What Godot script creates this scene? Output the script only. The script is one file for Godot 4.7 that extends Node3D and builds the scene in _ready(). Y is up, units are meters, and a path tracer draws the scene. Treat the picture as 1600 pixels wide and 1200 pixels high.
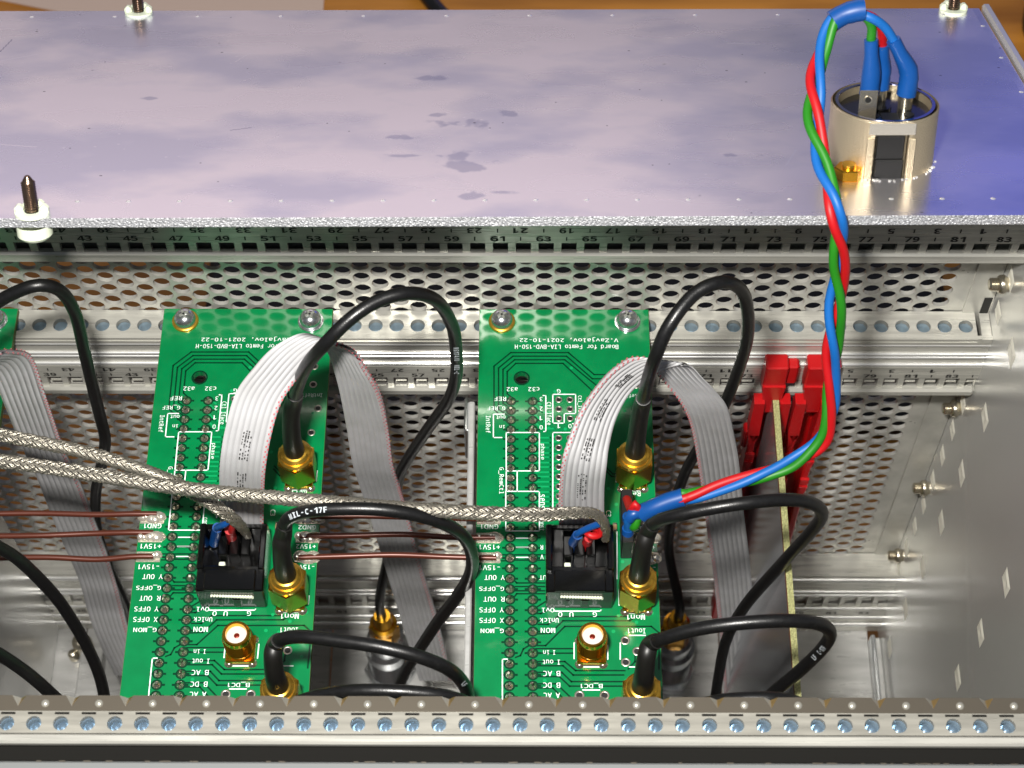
extends Node3D
# A opened 19 inch equipment subrack seen from above. Sizes in the builders are millimetres, turned into metres when a mesh is committed.
const K := 0.001
var M := {}
var MONO: SystemFont
var SANS: SystemFont
var rng := RandomNumberGenerator.new()


class MB:
	var v := PackedVector3Array()
	var n := PackedVector3Array()
	var u := PackedVector2Array()

	func tri(a: Vector3, b: Vector3, c: Vector3, na: Vector3, nb: Vector3, nc: Vector3, ua := Vector2.ZERO, ub := Vector2.ZERO, uc := Vector2.ZERO) -> void:
		var g := (b - a).cross(c - a)
		if g.length_squared() < 1e-14:
			return
		if g.dot(na + nb + nc) > 0.0:
			v.append(a); v.append(c); v.append(b)
			n.append(na); n.append(nc); n.append(nb)
			u.append(ua); u.append(uc); u.append(ub)
		else:
			v.append(a); v.append(b); v.append(c)
			n.append(na); n.append(nb); n.append(nc)
			u.append(ua); u.append(ub); u.append(uc)

	func flat(a: Vector3, b: Vector3, c: Vector3, out: Vector3) -> void:
		var g := (b - a).cross(c - a).normalized()
		if g.dot(out) < 0.0:
			g = -g
		tri(a, b, c, g, g, g)

	func quad(a: Vector3, b: Vector3, c: Vector3, d: Vector3, out: Vector3) -> void:
		flat(a, b, c, out)
		flat(a, c, d, out)

	func box(c: Vector3, s: Vector3, bas := Basis()) -> void:
		for ax in 3:
			for sg in [-1.0, 1.0]:
				var nn := Vector3.ZERO
				nn[ax] = sg
				var p := []
				for q in [[-1, -1], [1, -1], [1, 1], [-1, 1]]:
					var w := Vector3.ZERO
					w[ax] = sg * s[ax] * 0.5
					w[(ax + 1) % 3] = q[0] * s[(ax + 1) % 3] * 0.5
					w[(ax + 2) % 3] = q[1] * s[(ax + 2) % 3] * 0.5
					p.append(c + bas * w)
				quad(p[0], p[1], p[2], p[3], bas * nn)

	func bbox(c: Vector3, s: Vector3, bev: float, bas := Basis()) -> void:
		var h := s * 0.5
		for ax in 3:
			var a1 := (ax + 1) % 3
			var a2 := (ax + 2) % 3
			for sg in [-1.0, 1.0]:
				var nn := Vector3.ZERO
				nn[ax] = sg
				var p := []
				for q in [[-1, -1], [1, -1], [1, 1], [-1, 1]]:
					var w := Vector3.ZERO
					w[ax] = sg * h[ax]
					w[a1] = q[0] * (h[a1] - bev)
					w[a2] = q[1] * (h[a2] - bev)
					p.append(c + bas * w)
				quad(p[0], p[1], p[2], p[3], bas * nn)
			for q in [[-1, -1], [1, -1], [1, 1], [-1, 1]]:
				var p2 := []
				for e in [[-1, 0], [1, 0], [1, 1], [-1, 1]]:
					var w := Vector3.ZERO
					w[ax] = e[0] * (h[ax] - bev)
					w[a1] = q[0] * (h[a1] - (bev if e[1] == 1 else 0.0))
					w[a2] = q[1] * (h[a2] - (0.0 if e[1] == 1 else bev))
					p2.append(c + bas * w)
				var on := Vector3.ZERO
				on[a1] = q[0]
				on[a2] = q[1]
				quad(p2[0], p2[1], p2[2], p2[3], bas * on)
		for i in [-1, 1]:
			for j in [-1, 1]:
				for k in [-1, 1]:
					var sg := Vector3(i, j, k)
					var a := Vector3(i * h.x, j * (h.y - bev), k * (h.z - bev))
					var b := Vector3(i * (h.x - bev), j * h.y, k * (h.z - bev))
					var d := Vector3(i * (h.x - bev), j * (h.y - bev), k * h.z)
					flat(c + bas * a, c + bas * b, c + bas * d, bas * sg)

	# profile of (radius, height) turned round the y axis of xf
	func lathe(prof: Array, segs: int, xf: Transform3D, smooth := false, a0 := 0.0) -> void:
		var ns := []
		for i in prof.size() - 1:
			var d: Vector2 = prof[i + 1] - prof[i]
			ns.append(Vector2(d.y, -d.x).normalized())
		var cy := 0.0
		for p in prof:
			cy += p.y / prof.size()
		var flux := 0.0
		for i in ns.size():
			flux += ns[i].dot((prof[i] + prof[i + 1]) * 0.5 - Vector2(0, cy)) * (prof[i + 1] - prof[i]).length()
		if flux < -1e-6 or (absf(flux) <= 1e-6 and ns[0].y < 0.0):
			for i in ns.size():
				ns[i] = -ns[i]
		for i in prof.size() - 1:
			var p0: Vector2 = prof[i]
			var p1: Vector2 = prof[i + 1]
			var n0: Vector2 = ns[i]
			var n1: Vector2 = ns[i]
			if smooth:
				if i > 0:
					n0 = (ns[i] + ns[i - 1]).normalized()
				if i < ns.size() - 1:
					n1 = (ns[i] + ns[i + 1]).normalized()
			for k in segs:
				var a := a0 + TAU * k / segs
				var b := a0 + TAU * (k + 1) / segs
				var ca := Vector3(cos(a), 0, sin(a))
				var cb := Vector3(cos(b), 0, sin(b))
				var Y := Vector3.UP
				var q := [xf * (ca * p0.x + Y * p0.y), xf * (cb * p0.x + Y * p0.y), xf * (cb * p1.x + Y * p1.y), xf * (ca * p1.x + Y * p1.y)]
				var m := [xf.basis * (ca * n0.x + Y * n0.y), xf.basis * (cb * n0.x + Y * n0.y), xf.basis * (cb * n1.x + Y * n1.y), xf.basis * (ca * n1.x + Y * n1.y)]
				tri(q[0], q[1], q[2], m[0], m[1], m[2])
				tri(q[0], q[2], q[3], m[0], m[2], m[3])

	# prism with flat sides (hexagon nuts): same as lathe with flat shading round the axis
	func prism(r: float, h0: float, h1: float, sides: int, xf: Transform3D, bev := 0.0, a0 := 0.0) -> void:
		var rings := [[0.0, h0], [r - bev, h0], [r, h0 + bev], [r, h1 - bev], [r - bev, h1], [0.0, h1]]
		for i in rings.size() - 1:
			for k in sides:
				var a := a0 + TAU * k / sides
				var b := a0 + TAU * (k + 1) / sides
				var ca := Vector3(cos(a), 0, sin(a))
				var cb := Vector3(cos(b), 0, sin(b))
				var Y := Vector3.UP
				var p := [xf * (ca * rings[i][0] + Y * rings[i][1]), xf * (cb * rings[i][0] + Y * rings[i][1]), xf * (cb * rings[i + 1][0] + Y * rings[i + 1][1]), xf * (ca * rings[i + 1][0] + Y * rings[i + 1][1])]
				var mid: Vector3 = (p[0] + p[1] + p[2] + p[3]) * 0.25
				var out: Vector3 = mid - xf * (Y * (h0 + h1) * 0.5)
				if i == 0:
					out = -xf.basis.y
				if i == rings.size() - 2:
					out = xf.basis.y
				quad(p[0], p[1], p[2], p[3], out)

	func poly(pts: PackedVector2Array, h0: float, h1: float, xf: Transform3D) -> void:
		var t := Geometry2D.triangulate_polygon(pts)
		for i in range(0, t.size(), 3):
			for h in [h0, h1]:
				var q := []
				for j in 3:
					q.append(xf * Vector3(pts[t[i + j]].x, h, pts[t[i + j]].y))
				flat(q[0], q[1], q[2], xf.basis.y * (1.0 if h == maxf(h0, h1) else -1.0))
		if h0 == h1:
			return
		var cw := Geometry2D.is_polygon_clockwise(pts)
		for i in pts.size():
			var a := pts[i]
			var b := pts[(i + 1) % pts.size()]
			var o := Vector2(b.y - a.y, a.x - b.x) * (-1.0 if cw else 1.0)
			var out := xf.basis * Vector3(o.x, 0, o.y)
			quad(xf * Vector3(a.x, h0, a.y), xf * Vector3(b.x, h0, b.y), xf * Vector3(b.x, h1, b.y), xf * Vector3(a.x, h1, a.y), out)

	# one rectangular cell (w along x, d along z of xf) with a round hole and the wall of the hole
	func cell(cx: float, cz: float, x0: float, x1: float, z0: float, z1: float, r: float, thick: float, xf: Transform3D, segs := 14) -> void:
		var angs := []
		for k in segs:
			angs.append(TAU * k / segs)
		for c in [Vector2(x0, z0), Vector2(x1, z0), Vector2(x1, z1), Vector2(x0, z1)]:
			angs.append(fposmod(atan2(c.y - cz, c.x - cx), TAU))
		angs.sort()
		for i in angs.size():
			var ps := []
			for a in [angs[i], angs[(i + 1) % angs.size()]]:
				var d := Vector2(cos(a), sin(a))
				var t := 1e9
				if d.x > 1e-6:
					t = minf(t, (x1 - cx) / d.x)
				if d.x < -1e-6:
					t = minf(t, (x0 - cx) / d.x)
				if d.y > 1e-6:
					t = minf(t, (z1 - cz) / d.y)
				if d.y < -1e-6:
					t = minf(t, (z0 - cz) / d.y)
				ps.append([Vector3(cx + d.x * r, 0, cz + d.y * r), Vector3(cx + d.x * t, 0, cz + d.y * t), Vector3(d.x, 0, d.y)])
			var dn := Vector3(0, -thick, 0)
			quad(xf * ps[0][0], xf * ps[0][1], xf * ps[1][1], xf * ps[1][0], xf.basis.y)
			quad(xf * (ps[0][0] + dn), xf * (ps[0][1] + dn), xf * (ps[1][1] + dn), xf * (ps[1][0] + dn), -xf.basis.y)
			var na: Vector3 = xf.basis * -ps[0][2]
			var nb: Vector3 = xf.basis * -ps[1][2]
			tri(xf * ps[0][0], xf * ps[1][0], xf * (ps[1][0] + dn), na, nb, nb)
			tri(xf * ps[0][0], xf * (ps[1][0] + dn), xf * (ps[0][0] + dn), na, nb, na)

	func tube(pts: Array, r: float, segs := 10, cap := true, radii := []) -> void:
		var fr := frames(pts)
		for i in pts.size() - 1:
			var ra: float = r if radii.is_empty() else radii[i]
			var rb: float = r if radii.is_empty() else radii[i + 1]
			for k in segs:
				var a := TAU * k / segs
				var b := TAU * (k + 1) / segs
				var n00: Vector3 = fr[i].x * cos(a) + fr[i].y * sin(a)
				var n01: Vector3 = fr[i].x * cos(b) + fr[i].y * sin(b)
				var n10: Vector3 = fr[i + 1].x * cos(a) + fr[i + 1].y * sin(a)
				var n11: Vector3 = fr[i + 1].x * cos(b) + fr[i + 1].y * sin(b)
				var p: Vector3 = pts[i]
				var q: Vector3 = pts[i + 1]
				tri(p + n00 * ra, p + n01 * ra, q + n11 * rb, n00, n01, n11)
				tri(p + n00 * ra, q + n11 * rb, q + n10 * rb, n00, n11, n10)
		if cap:
			for e in [0, pts.size() - 1]:
				var rr: float = r if radii.is_empty() else radii[e]
				var out: Vector3 = fr[e].z * (-1.0 if e == 0 else 1.0)
				for k in segs:
					var a := TAU * k / segs
					var b := TAU * (k + 1) / segs
					flat(pts[e], pts[e] + (fr[e].x * cos(a) + fr[e].y * sin(a)) * rr, pts[e] + (fr[e].x * cos(b) + fr[e].y * sin(b)) * rr, out)

	static func frames(pts: Array) -> Array:
		var out := []
		var x := Vector3.ZERO
		for i in pts.size():
			var t: Vector3 = (pts[mini(i + 1, pts.size() - 1)] - pts[maxi(i - 1, 0)]).normalized()
			if i == 0:
				x = t.cross(Vector3(0.3, 0.2, 0.9)).normalized()
			x = (x - t * x.dot(t)).normalized()
			out.append(Basis(x, t.cross(x), t))
		return out

	func mesh() -> ArrayMesh:
		var a := []
		a.resize(Mesh.ARRAY_MAX)
		var s := PackedVector3Array()
		s.resize(v.size())
		for i in v.size():
			s[i] = v[i] * 0.001
		a[Mesh.ARRAY_VERTEX] = s
		a[Mesh.ARRAY_NORMAL] = n
		a[Mesh.ARRAY_TEX_UV] = u
		var m := ArrayMesh.new()
		m.add_surface_from_arrays(Mesh.PRIMITIVE_TRIANGLES, a)
		return m


static func spline(p: Array, per: int) -> Array:
	var out := []
	for i in p.size() - 1:
		var a: Vector3 = p[maxi(i - 1, 0)]
		var b: Vector3 = p[i]
		var c: Vector3 = p[i + 1]
		var d: Vector3 = p[mini(i + 2, p.size() - 1)]
		for k in per:
			out.append(b.cubic_interpolate(c, a, d, float(k) / per))
	out.append(p[-1])
	return out


# evenly spaced points about every step mm
static func even(p: Array, step: float) -> Array:
	var f := spline(p, 24)
	var out := [f[0]]
	var left := step
	for i in range(1, f.size()):
		var a: Vector3 = f[i - 1]
		var l := a.distance_to(f[i])
		while l >= left:
			a = a.move_toward(f[i], left)
			l -= left
			left = step
			out.append(a)
		left -= l
	if out[-1].distance_to(f[-1]) > step * 0.3:
		out.append(f[-1])
	return out


func at(x: float, y: float, z: float, bas := Basis()) -> Transform3D:
	return Transform3D(bas, Vector3(x, y, z))


# ---------------------------------------------------------------- naming
var used := {}


func numbered(called: String) -> String:
	used[called] = used.get(called, -1) + 1
	return called if used[called] == 0 else "%s_%03d" % [called, used[called]]


func thing(called: String, label: String, category: String, base: Vector3, group := "") -> Node3D:
	var o := Node3D.new()
	o.name = numbered(called)
	o.position = base * K
	o.set_meta("label", label)
	o.set_meta("category", category)
	if group:
		o.set_meta("group", group)
	add_child(o, true)
	return o


func part(called: String, mb: MB, m: Material, parent: Node, shared: ArrayMesh = null) -> MeshInstance3D:
	var o := MeshInstance3D.new()
	o.name = called
	o.mesh = shared if shared else mb.mesh()
	o.material_override = m
	if parent.get_parent() == self and not parent is MeshInstance3D and not shared:
		o.position = -parent.position
	parent.add_child(o, true)
	return o


func put(called: String, m: ArrayMesh, mt: Material, parent: Node, where: Vector3, bas := Basis()) -> MeshInstance3D:
	var o := MeshInstance3D.new()
	o.name = called
	o.mesh = m
	o.material_override = mt
	o.transform = Transform3D(bas, where * K - (parent.position if parent.get_parent() == self and not parent is MeshInstance3D else Vector3.ZERO))
	parent.add_child(o, true)
	return o


func structure(called: String, mb: MB, m: Material) -> MeshInstance3D:
	var o := MeshInstance3D.new()
	o.name = called
	o.mesh = mb.mesh()
	o.material_override = m
	o.set_meta("kind", "structure")
	add_child(o, true)
	return o


var glyphs := {}


func text(mb: MB, s: String, o: Vector3, right: Vector3, up: Vector3, w: float, h: float, font: Font = null) -> void:
	font = font if font else MONO
	var key := [s, font]
	if not glyphs.has(key):
		var tm := TextMesh.new()
		tm.text = s
		tm.font = font
		tm.font_size = 24
		tm.pixel_size = 1.0
		tm.depth = 0.0
		tm.curve_step = 3.0
		var arr := tm.get_mesh_arrays()
		glyphs[key] = [arr[Mesh.ARRAY_VERTEX], arr[Mesh.ARRAY_INDEX]]
	var vs: PackedVector3Array = glyphs[key][0]
	var ix = glyphs[key][1]
	if vs.is_empty():
		return
	var lo := vs[0]
	var hi := vs[0]
	for p in vs:
		lo = lo.min(p)
		hi = hi.max(p)
	var sy := h / (hi.y - lo.y)
	var sx := w / (hi.x - lo.x) if w > 0.0 else sy
	var mid := (lo + hi) * 0.5
	var nn := right.cross(up).normalized()
	var count: int = ix.size() if ix != null and ix.size() > 0 else vs.size()
	for i in range(0, count, 3):
		var q := []
		for j in 3:
			var p: Vector3 = vs[ix[i + j]] if ix != null and ix.size() > 0 else vs[i + j]
			q.append(o + right * (p.x - mid.x) * sx + up * (p.y - mid.y) * sy)
		mb.tri(q[0], q[1], q[2], nn, nn, nn)


# ---------------------------------------------------------------- materials
func mat(c: Color, metal := 0.0, rough := 0.5, spec := 0.5) -> StandardMaterial3D:
	var m := StandardMaterial3D.new()
	m.albedo_color = c
	m.metallic = metal
	m.roughness = rough
	m.metallic_specular = spec
	return m


func noise_tex(seed_: int, freq: float, size: int, ramp := [], octaves := 4, normal := false, strength := 4.0) -> NoiseTexture2D:
	var f := FastNoiseLite.new()
	f.seed = seed_
	f.frequency = freq
	f.fractal_octaves = octaves
	f.noise_type = FastNoiseLite.TYPE_SIMPLEX_SMOOTH
	var t := NoiseTexture2D.new()
	t.width = size
	t.height = size
	t.seamless = true
	t.noise = f
	t.as_normal_map = normal
	t.bump_strength = strength
	if not ramp.is_empty():
		var g := Gradient.new()
		g.offsets = PackedFloat32Array([0.0, 1.0])
		g.colors = PackedColorArray([ramp[0], ramp[1]])
		t.color_ramp = g
	return t


func tri_map(m: StandardMaterial3D, scale: Vector3) -> StandardMaterial3D:
	m.uv1_triplanar = true
	m.uv1_world_triplanar = true
	m.uv1_scale = scale
	return m


func materials() -> void:
	MONO = SystemFont.new()
	MONO.font_names = PackedStringArray(["Droid Sans Mono"])
	SANS = SystemFont.new()
	SANS.font_names = PackedStringArray(["Droid Sans"])
	SANS.font_weight = 700
	var grain := noise_tex(3, 0.012, 512, [Color(0.82, 0.82, 0.82), Color(1, 1, 1)])
	var rough_grain := noise_tex(5, 0.02, 512, [Color(0.6, 0.6, 0.6), Color(1, 1, 1)])
	var fine := noise_tex(8, 0.2, 256, [], 3, true, 3.0)
	var dust := noise_tex(12, 0.012, 512, [Color(0.9, 0.9, 0.89), Color(1, 1, 1)], 3)
	# passivated aluminium of the covers, rails and walls
	var al := mat(Color(0.77, 0.765, 0.735), 0.38, 0.42)
	al.albedo_texture = grain
	al.roughness_texture = rough_grain
	tri_map(al, Vector3(14, 14, 14))
	M.alu = al
	var rail := mat(Color(0.79, 0.785, 0.75), 0.38, 0.38)
	rail.albedo_texture = grain
	rail.roughness_texture = rough_grain
	tri_map(rail, Vector3(4, 60, 60))
	M.rail = rail
	var near := mat(Color(0.665, 0.655, 0.615), 0.38, 0.38)
	near.albedo_texture = grain
	near.roughness_texture = rough_grain
	tri_map(near, Vector3(6, 60, 60))
	M.near = near
	M.flange = mat(Color(0.43, 0.44, 0.44), 0.15, 0.7)
	var bead := mat(Color(0.93, 0.93, 0.92), 0.7, 0.25)
	M.bead = bead
	var wall := mat(Color(0.83, 0.83, 0.82), 0.62, 0.25)
	M.wall = wall
	var floor_ := mat(Color(0.76, 0.76, 0.75), 0.28, 0.4)
	floor_.albedo_texture = grain
	floor_.roughness_texture = rough_grain
	tri_map(floor_, Vector3(6, 6, 30))
	M.plate = floor_
	M.slot_back = mat(Color(0.55, 0.56, 0.53), 0.4, 0.5)
	M.print = mat(Color(0.05, 0.05, 0.05), 0.0, 0.6)
	M.zinc = mat(Color(0.60, 0.69, 0.76), 0.75, 0.22)
	M.pale_zinc = mat(Color(0.70, 0.77, 0.81), 0.55, 0.3)
	M.lip = mat(Color(0.47, 0.44, 0.39), 0.75, 0.3)
	M.stamp = mat(Color(0.88, 0.87, 0.82), 0.15, 0.4)
	M.steel = mat(Color(0.80, 0.81, 0.82), 0.95, 0.22)
	M.dark_steel = mat(Color(0.50, 0.42, 0.36), 0.95, 0.25)
	M.tin = mat(Color(0.80, 0.77, 0.70), 0.95, 0.25)
	M.gold = mat(Color(0.95, 0.70, 0.22), 1.0, 0.2)
	M.old_gold = mat(Color(0.86, 0.68, 0.27), 0.95, 0.26)
	M.brass_washer = mat(Color(0.90, 0.72, 0.28), 0.9, 0.3)
	M.nylon = mat(Color(0.86, 0.89, 0.80), 0.0, 0.4)
	M.ptfe = mat(Color(0.80, 0.75, 0.72), 0.0, 0.45)
	M.pin_red = mat(Color(0.45, 0.12, 0.05), 0.5, 0.4)
	var pcb := mat(Color(0.010, 0.485, 0.265), 0.0, 0.16, 0.62)
	pcb.albedo_texture = noise_tex(21, 0.02, 256, [Color(0.90, 0.90, 0.90), Color(1, 1, 1)])
	tri_map(pcb, Vector3(25, 25, 25))
	pcb.clearcoat_enabled = true
	pcb.clearcoat = 0.6
	pcb.clearcoat_roughness = 0.06
	M.pcb = pcb
	M.pcb_side = mat(Color(0.30, 0.36, 0.16), 0.0, 0.7)
	M.trace = mat(Color(0.01, 0.20, 0.12), 0.0, 0.2)
	M.track = mat(Color(0.06, 0.58, 0.34), 0.0, 0.2)
	M.silk = mat(Color(0.93, 0.97, 0.96), 0.0, 0.5)
	M.hole = mat(Color(0.02, 0.025, 0.02), 0.0, 0.6)
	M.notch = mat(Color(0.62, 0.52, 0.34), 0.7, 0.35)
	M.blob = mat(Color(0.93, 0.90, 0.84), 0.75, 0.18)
	M.solder = mat(Color(0.86, 0.83, 0.76), 0.95, 0.2)
	M.pad = mat(Color(0.72, 0.70, 0.66), 0.9, 0.35)
	var coax := mat(Color(0.10, 0.10, 0.102), 0.0, 0.4, 0.5)
	coax.roughness_texture = noise_tex(15, 0.03, 256, [Color(0.7, 0.7, 0.7), Color(1, 1, 1)], 4)
	coax.albedo_texture = noise_tex(16, 0.08, 256, [Color(0.55, 0.55, 0.55), Color(1, 1, 1)], 5)
	coax.normal_enabled = true
	coax.normal_texture = fine
	coax.normal_scale = 0.15
	tri_map(coax, Vector3(60, 60, 60))
	M.coax = coax
	M.boot = mat(Color(0.075, 0.072, 0.065), 0.0, 0.42)
	M.cable_print = mat(Color(0.75, 0.78, 0.80), 0.0, 0.5)
	var rib := mat(Color(0.725, 0.725, 0.735), 0.0, 0.42)
	rib.albedo_texture = dust
	tri_map(rib, Vector3(20, 20, 20))
	M.ribbon = rib
	M.ribbon_red = mat(Color(0.74, 0.33, 0.36), 0.0, 0.5)
	M.ribbon_print = mat(Color(0.06, 0.05, 0.05), 0.0, 0.6)
	M.braid = mat(Color(0.62, 0.60, 0.555), 0.85, 0.36)
	M.braid_core = mat(Color(0.13, 0.125, 0.11), 0.4, 0.6)
	M.red = mat(Color(0.68, 0.035, 0.065), 0.0, 0.5)
	M.green = mat(Color(0.11, 0.45, 0.06), 0.0, 0.5)
	M.blue = mat(Color(0.05, 0.36, 0.65), 0.0, 0.5)
	M.sleeve = mat(Color(0.045, 0.27, 0.53), 0.0, 0.38)
	var gr := mat(Color(0.66, 0.028, 0.05), 0.0, 0.38)
	gr.normal_enabled = true
	gr.normal_texture = fine
	gr.normal_scale = 0.2
	tri_map(gr, Vector3(40, 40, 40))
	M.guide = gr
	M.copper = mat(Color(0.33, 0.16, 0.11), 0.25, 0.35)
	M.black = mat(Color(0.022, 0.022, 0.022), 0.0, 0.18, 0.6)
	M.black_matt = mat(Color(0.03, 0.03, 0.03), 0.0, 0.5)
	M.gasket = mat(Color(0.10, 0.098, 0.092), 0.0, 0.85, 0.15)
	var fr4 := mat(Color(0.72, 0.72, 0.50), 0.0, 0.7)
	fr4.albedo_texture = noise_tex(31, 0.12, 256, [Color(0.55, 0.55, 0.5), Color(1, 1, 1)], 3)
	tri_map(fr4, Vector3(60, 60, 60))
	M.fr4 = fr4
	M.card = mat(Color(0.78, 0.79, 0.80), 0.75, 0.18)
	var nick := mat(Color(0.84, 0.78, 0.66), 0.85, 0.36)
	nick.normal_enabled = true
	nick.normal_texture = noise_tex(41, 0.25, 256, [], 2, true, 6.0)
	nick.normal_scale = 0.25
	tri_map(nick, Vector3(50, 50, 50))
	M.nickel = nick
	M.nickel_rim = mat(Color(0.62, 0.62, 0.70), 1.0, 0.15)
	var saw := mat(Color(0.84, 0.84, 0.84), 0.55, 0.5)
	saw.albedo_texture = noise_tex(51, 0.16, 256, [Color(0.58, 0.59, 0.62), Color(1, 1, 1)], 2)
	saw.normal_enabled = true
	saw.normal_texture = noise_tex(52, 0.2, 256, [], 2, true, 10.0)
	saw.normal_scale = 0.4
	tri_map(saw, Vector3(30, 60, 60))
	M.saw = saw
	# table: varnished wood
	var wood := mat(Color(0.88, 0.60, 0.24), 0.0, 0.4)
	wood.albedo_texture = noise_tex(61, 0.01, 512, [Color(0.62, 0.58, 0.52), Color(1, 1, 1)], 5)
	tri_map(wood, Vector3(1.2, 1.2, 9))
	M.wood = wood
	var paper := mat(Color(0.80, 0.71, 0.65), 0.0, 0.7)
	M.paper = paper
	M.paper_pink = mat(Color(0.82, 0.52, 0.52), 0.0, 0.7)
	# sheet of the loose panel: brushed, with rubbed and smeared patches
	var pn := mat(Color(1, 1, 1), 0.95, 0.30)
	pn.albedo_texture = panel_image()
	pn.roughness_texture = noise_tex(71, 0.012, 512, [Color(0.86, 0.86, 0.86), Color(1, 1, 1)])
	M.panel = pn


func panel_image() -> ImageTexture:
	# u runs along the panel (0 left), v from the front edge to the back edge; 1 px = 0.25 mm
	var w := 1100
	var h := 460
	var im := Image.create(w, h, false, Image.FORMAT_RGB8)
	var f := FastNoiseLite.new()
	f.seed = 9
	f.frequency = 0.006
	f.fractal_octaves = 5
	var g := FastNoiseLite.new()
	g.seed = 10
	g.frequency = 0.03
	g.fractal_octaves = 4
	var base := Color(0.93, 0.92, 0.93)
	var smear := Color(0.74, 0.76, 0.84)
	var stain := Color(0.42, 0.45, 0.60)
	# stains: x along (mm from the right corner side zero at x = -185), y from the front edge, radii
	var spots := [[-34.5, 45.5, 5.5, 3.2], [-39.5, 49.5, 3.5, 1.2], [-31.5, 23.5, 5.5, 3.0], [-34.5, 28.5, 2.6, 2.4], [-32.5, 9.2, 4.2, 1.4], [-26.6, 11.0, 3.0, 1.0], [-45, 28.5, 5.5, 0.8], [-47.8, 37.5, 4.5, 1.0], [-39.8, 70, 6, 1.4], [-23.9, 49.5, 3.0, 2.2], [-104, 59, 2, 0.8], [22.8, 28, 4, 1.4]]
	for y in h:
		for x in w:
			var mx := x * 0.25 - 185.0
			var my := y * 0.25
			var k := clampf(f.get_noise_2d(x * 0.7, y * 1.1) * 1.9 + 0.3, 0.0, 1.0)
			var c := base.lerp(smear, k * 0.62)
			var st := 0.0
			for s in spots:
				var dx: float = (mx - s[0]) / s[2]
				var dy: float = (my - s[1]) / s[3]
				var d := sqrt(dx * dx + dy * dy) + g.get_noise_2d(x, y) * 1.6
				st = maxf(st, smoothstep(0.0, 0.7, 1.0 - d))
			c = c.lerp(stain, st * 0.3)
			im.set_pixel(x, y, c)
	var r := RandomNumberGenerator.new()
	r.seed = 77
	for i in 420:
		var p := Vector2i(r.randi_range(2, w - 3), r.randi_range(2, h - 3))
		var c := Color(0.95, 0.95, 0.97) if r.randf() < 0.8 else Color(0.2, 0.2, 0.25)
		im.set_pixelv(p, c)
		if r.randf() < 0.3:
			im.set_pixel(p.x + 1, p.y, c)
	for i in 14:
		var p := Vector2(r.randf_range(10, w - 80), r.randf_range(10, h - 20))
		var d := Vector2(r.randf_range(-1, 1), r.randf_range(-0.4, 0.4)).normalized()
		var c := Color(0.93, 0.93, 0.95) if r.randf() < 0.75 else Color(0.6, 0.6, 0.68)
		for q in r.randi_range(10, 60):
			p += d + Vector2(0, r.randf_range(-0.15, 0.15))
			if p.x > 1 and p.y > 1 and p.x < w - 1 and p.y < h - 1:
				im.set_pixel(int(p.x), int(p.y), c)
	return ImageTexture.create_from_image(im)


# ---------------------------------------------------------------- the scene
func _ready() -> void:
	rng.seed = 4
	# camera
	var cam := Camera3D.new()
	cam.name = "camera"
	var F := Vector3(-0.006000, -0.858720, -0.512410)
	var R := Vector3(0.999980, -0.004128, -0.004792)
	var D := Vector3(0.002000, -0.512429, 0.858727)
	cam.transform = Transform3D(Basis(R, -D, -F).orthonormalized(), Vector3(2.946, 391.494, 228.867) * K)
	cam.fov = rad_to_deg(2.0 * atan(600.0 / 3019.5))
	cam.near = 0.02
	cam.far = 20.0
	var lens := CameraAttributesPhysical.new()
	lens.frustum_focal_length = 12.0 / (600.0 / 3019.5)
	lens.frustum_near = 0.02
	lens.frustum_far = 20.0
	lens.exposure_aperture = 38.0
	lens.frustum_focus_distance = 0.435
	cam.attributes = lens
	cam.fov = rad_to_deg(2.0 * atan(600.0 / 3019.5))
	add_child(cam)
	cam.current = true
	# room light and exposure
	var env := Environment.new()
	env.background_mode = Environment.BG_COLOR
	env.background_color = Color(0.385, 0.40, 0.435)
	env.background_energy_multiplier = 1.0
	env.tonemap_mode = Environment.TONE_MAPPER_LINEAR
	env.tonemap_exposure = 1.0
	env.sdfgi_enabled = true
	env.ssao_enabled = true
	env.ssil_enabled = true
	var we := WorldEnvironment.new()
	we.name = "world_environment"
	we.environment = env
	add_child(we)
	# the camera's flash, up and to the left of the lens
	var C := Vector3(2.946, 391.494, 228.867)
	var flash := AreaLight3D.new()
	flash.name = "camera_flash"
	flash.area_size = Vector2(0.034, 0.02)
	flash.light_energy = 0.38
	flash.light_color = Color(1.0, 0.985, 0.96)
	flash.shadow_enabled = true
	flash.area_range = 4.0
	add_child(flash)
	flash.look_at_from_position((C - R * 38.0 - D * 48.0 + F * 12.0) * K, Vector3(10, 0, 30) * K, Vector3.UP)
	# window daylight and lamp-lit wall behind the table, which the bare metal mirrors
	area("wall_light", Vector3(-0.45, 0.37, -1.8), Vector3(-0.14, 0.05, 0), Vector2(1.5, 0.82), 0.42, Color(1.0, 0.905, 0.945))
	area("window_light", Vector3(0.70, 0.24, -1.75), Vector3(0.1, 0.05, 0), Vector2(0.62, 0.62), 0.09, Color(0.08, 0.19, 1.0))
	area("ceiling_light", Vector3(-0.5, 1.9, 0.3), Vector3(0, 0, 0), Vector2(1.2, 0.6), 0.25, Color(1.0, 0.98, 0.95))
	materials()
	build_setting()
	build_subrack()
	build_floor()
	build_panel()
	build_boards()
	build_cables()


func area(called: String, where: Vector3, aim: Vector3, size: Vector2, energy: float, col: Color) -> void:
	var a := AreaLight3D.new()
	a.name = called
	a.area_size = size
	a.light_energy = energy
	a.light_color = col
	a.shadow_enabled = true
	a.area_range = 8.0
	add_child(a)
	a.look_at_from_position(where, aim, Vector3.UP if absf((aim - where).normalized().y) < 0.98 else Vector3.BACK)


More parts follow.
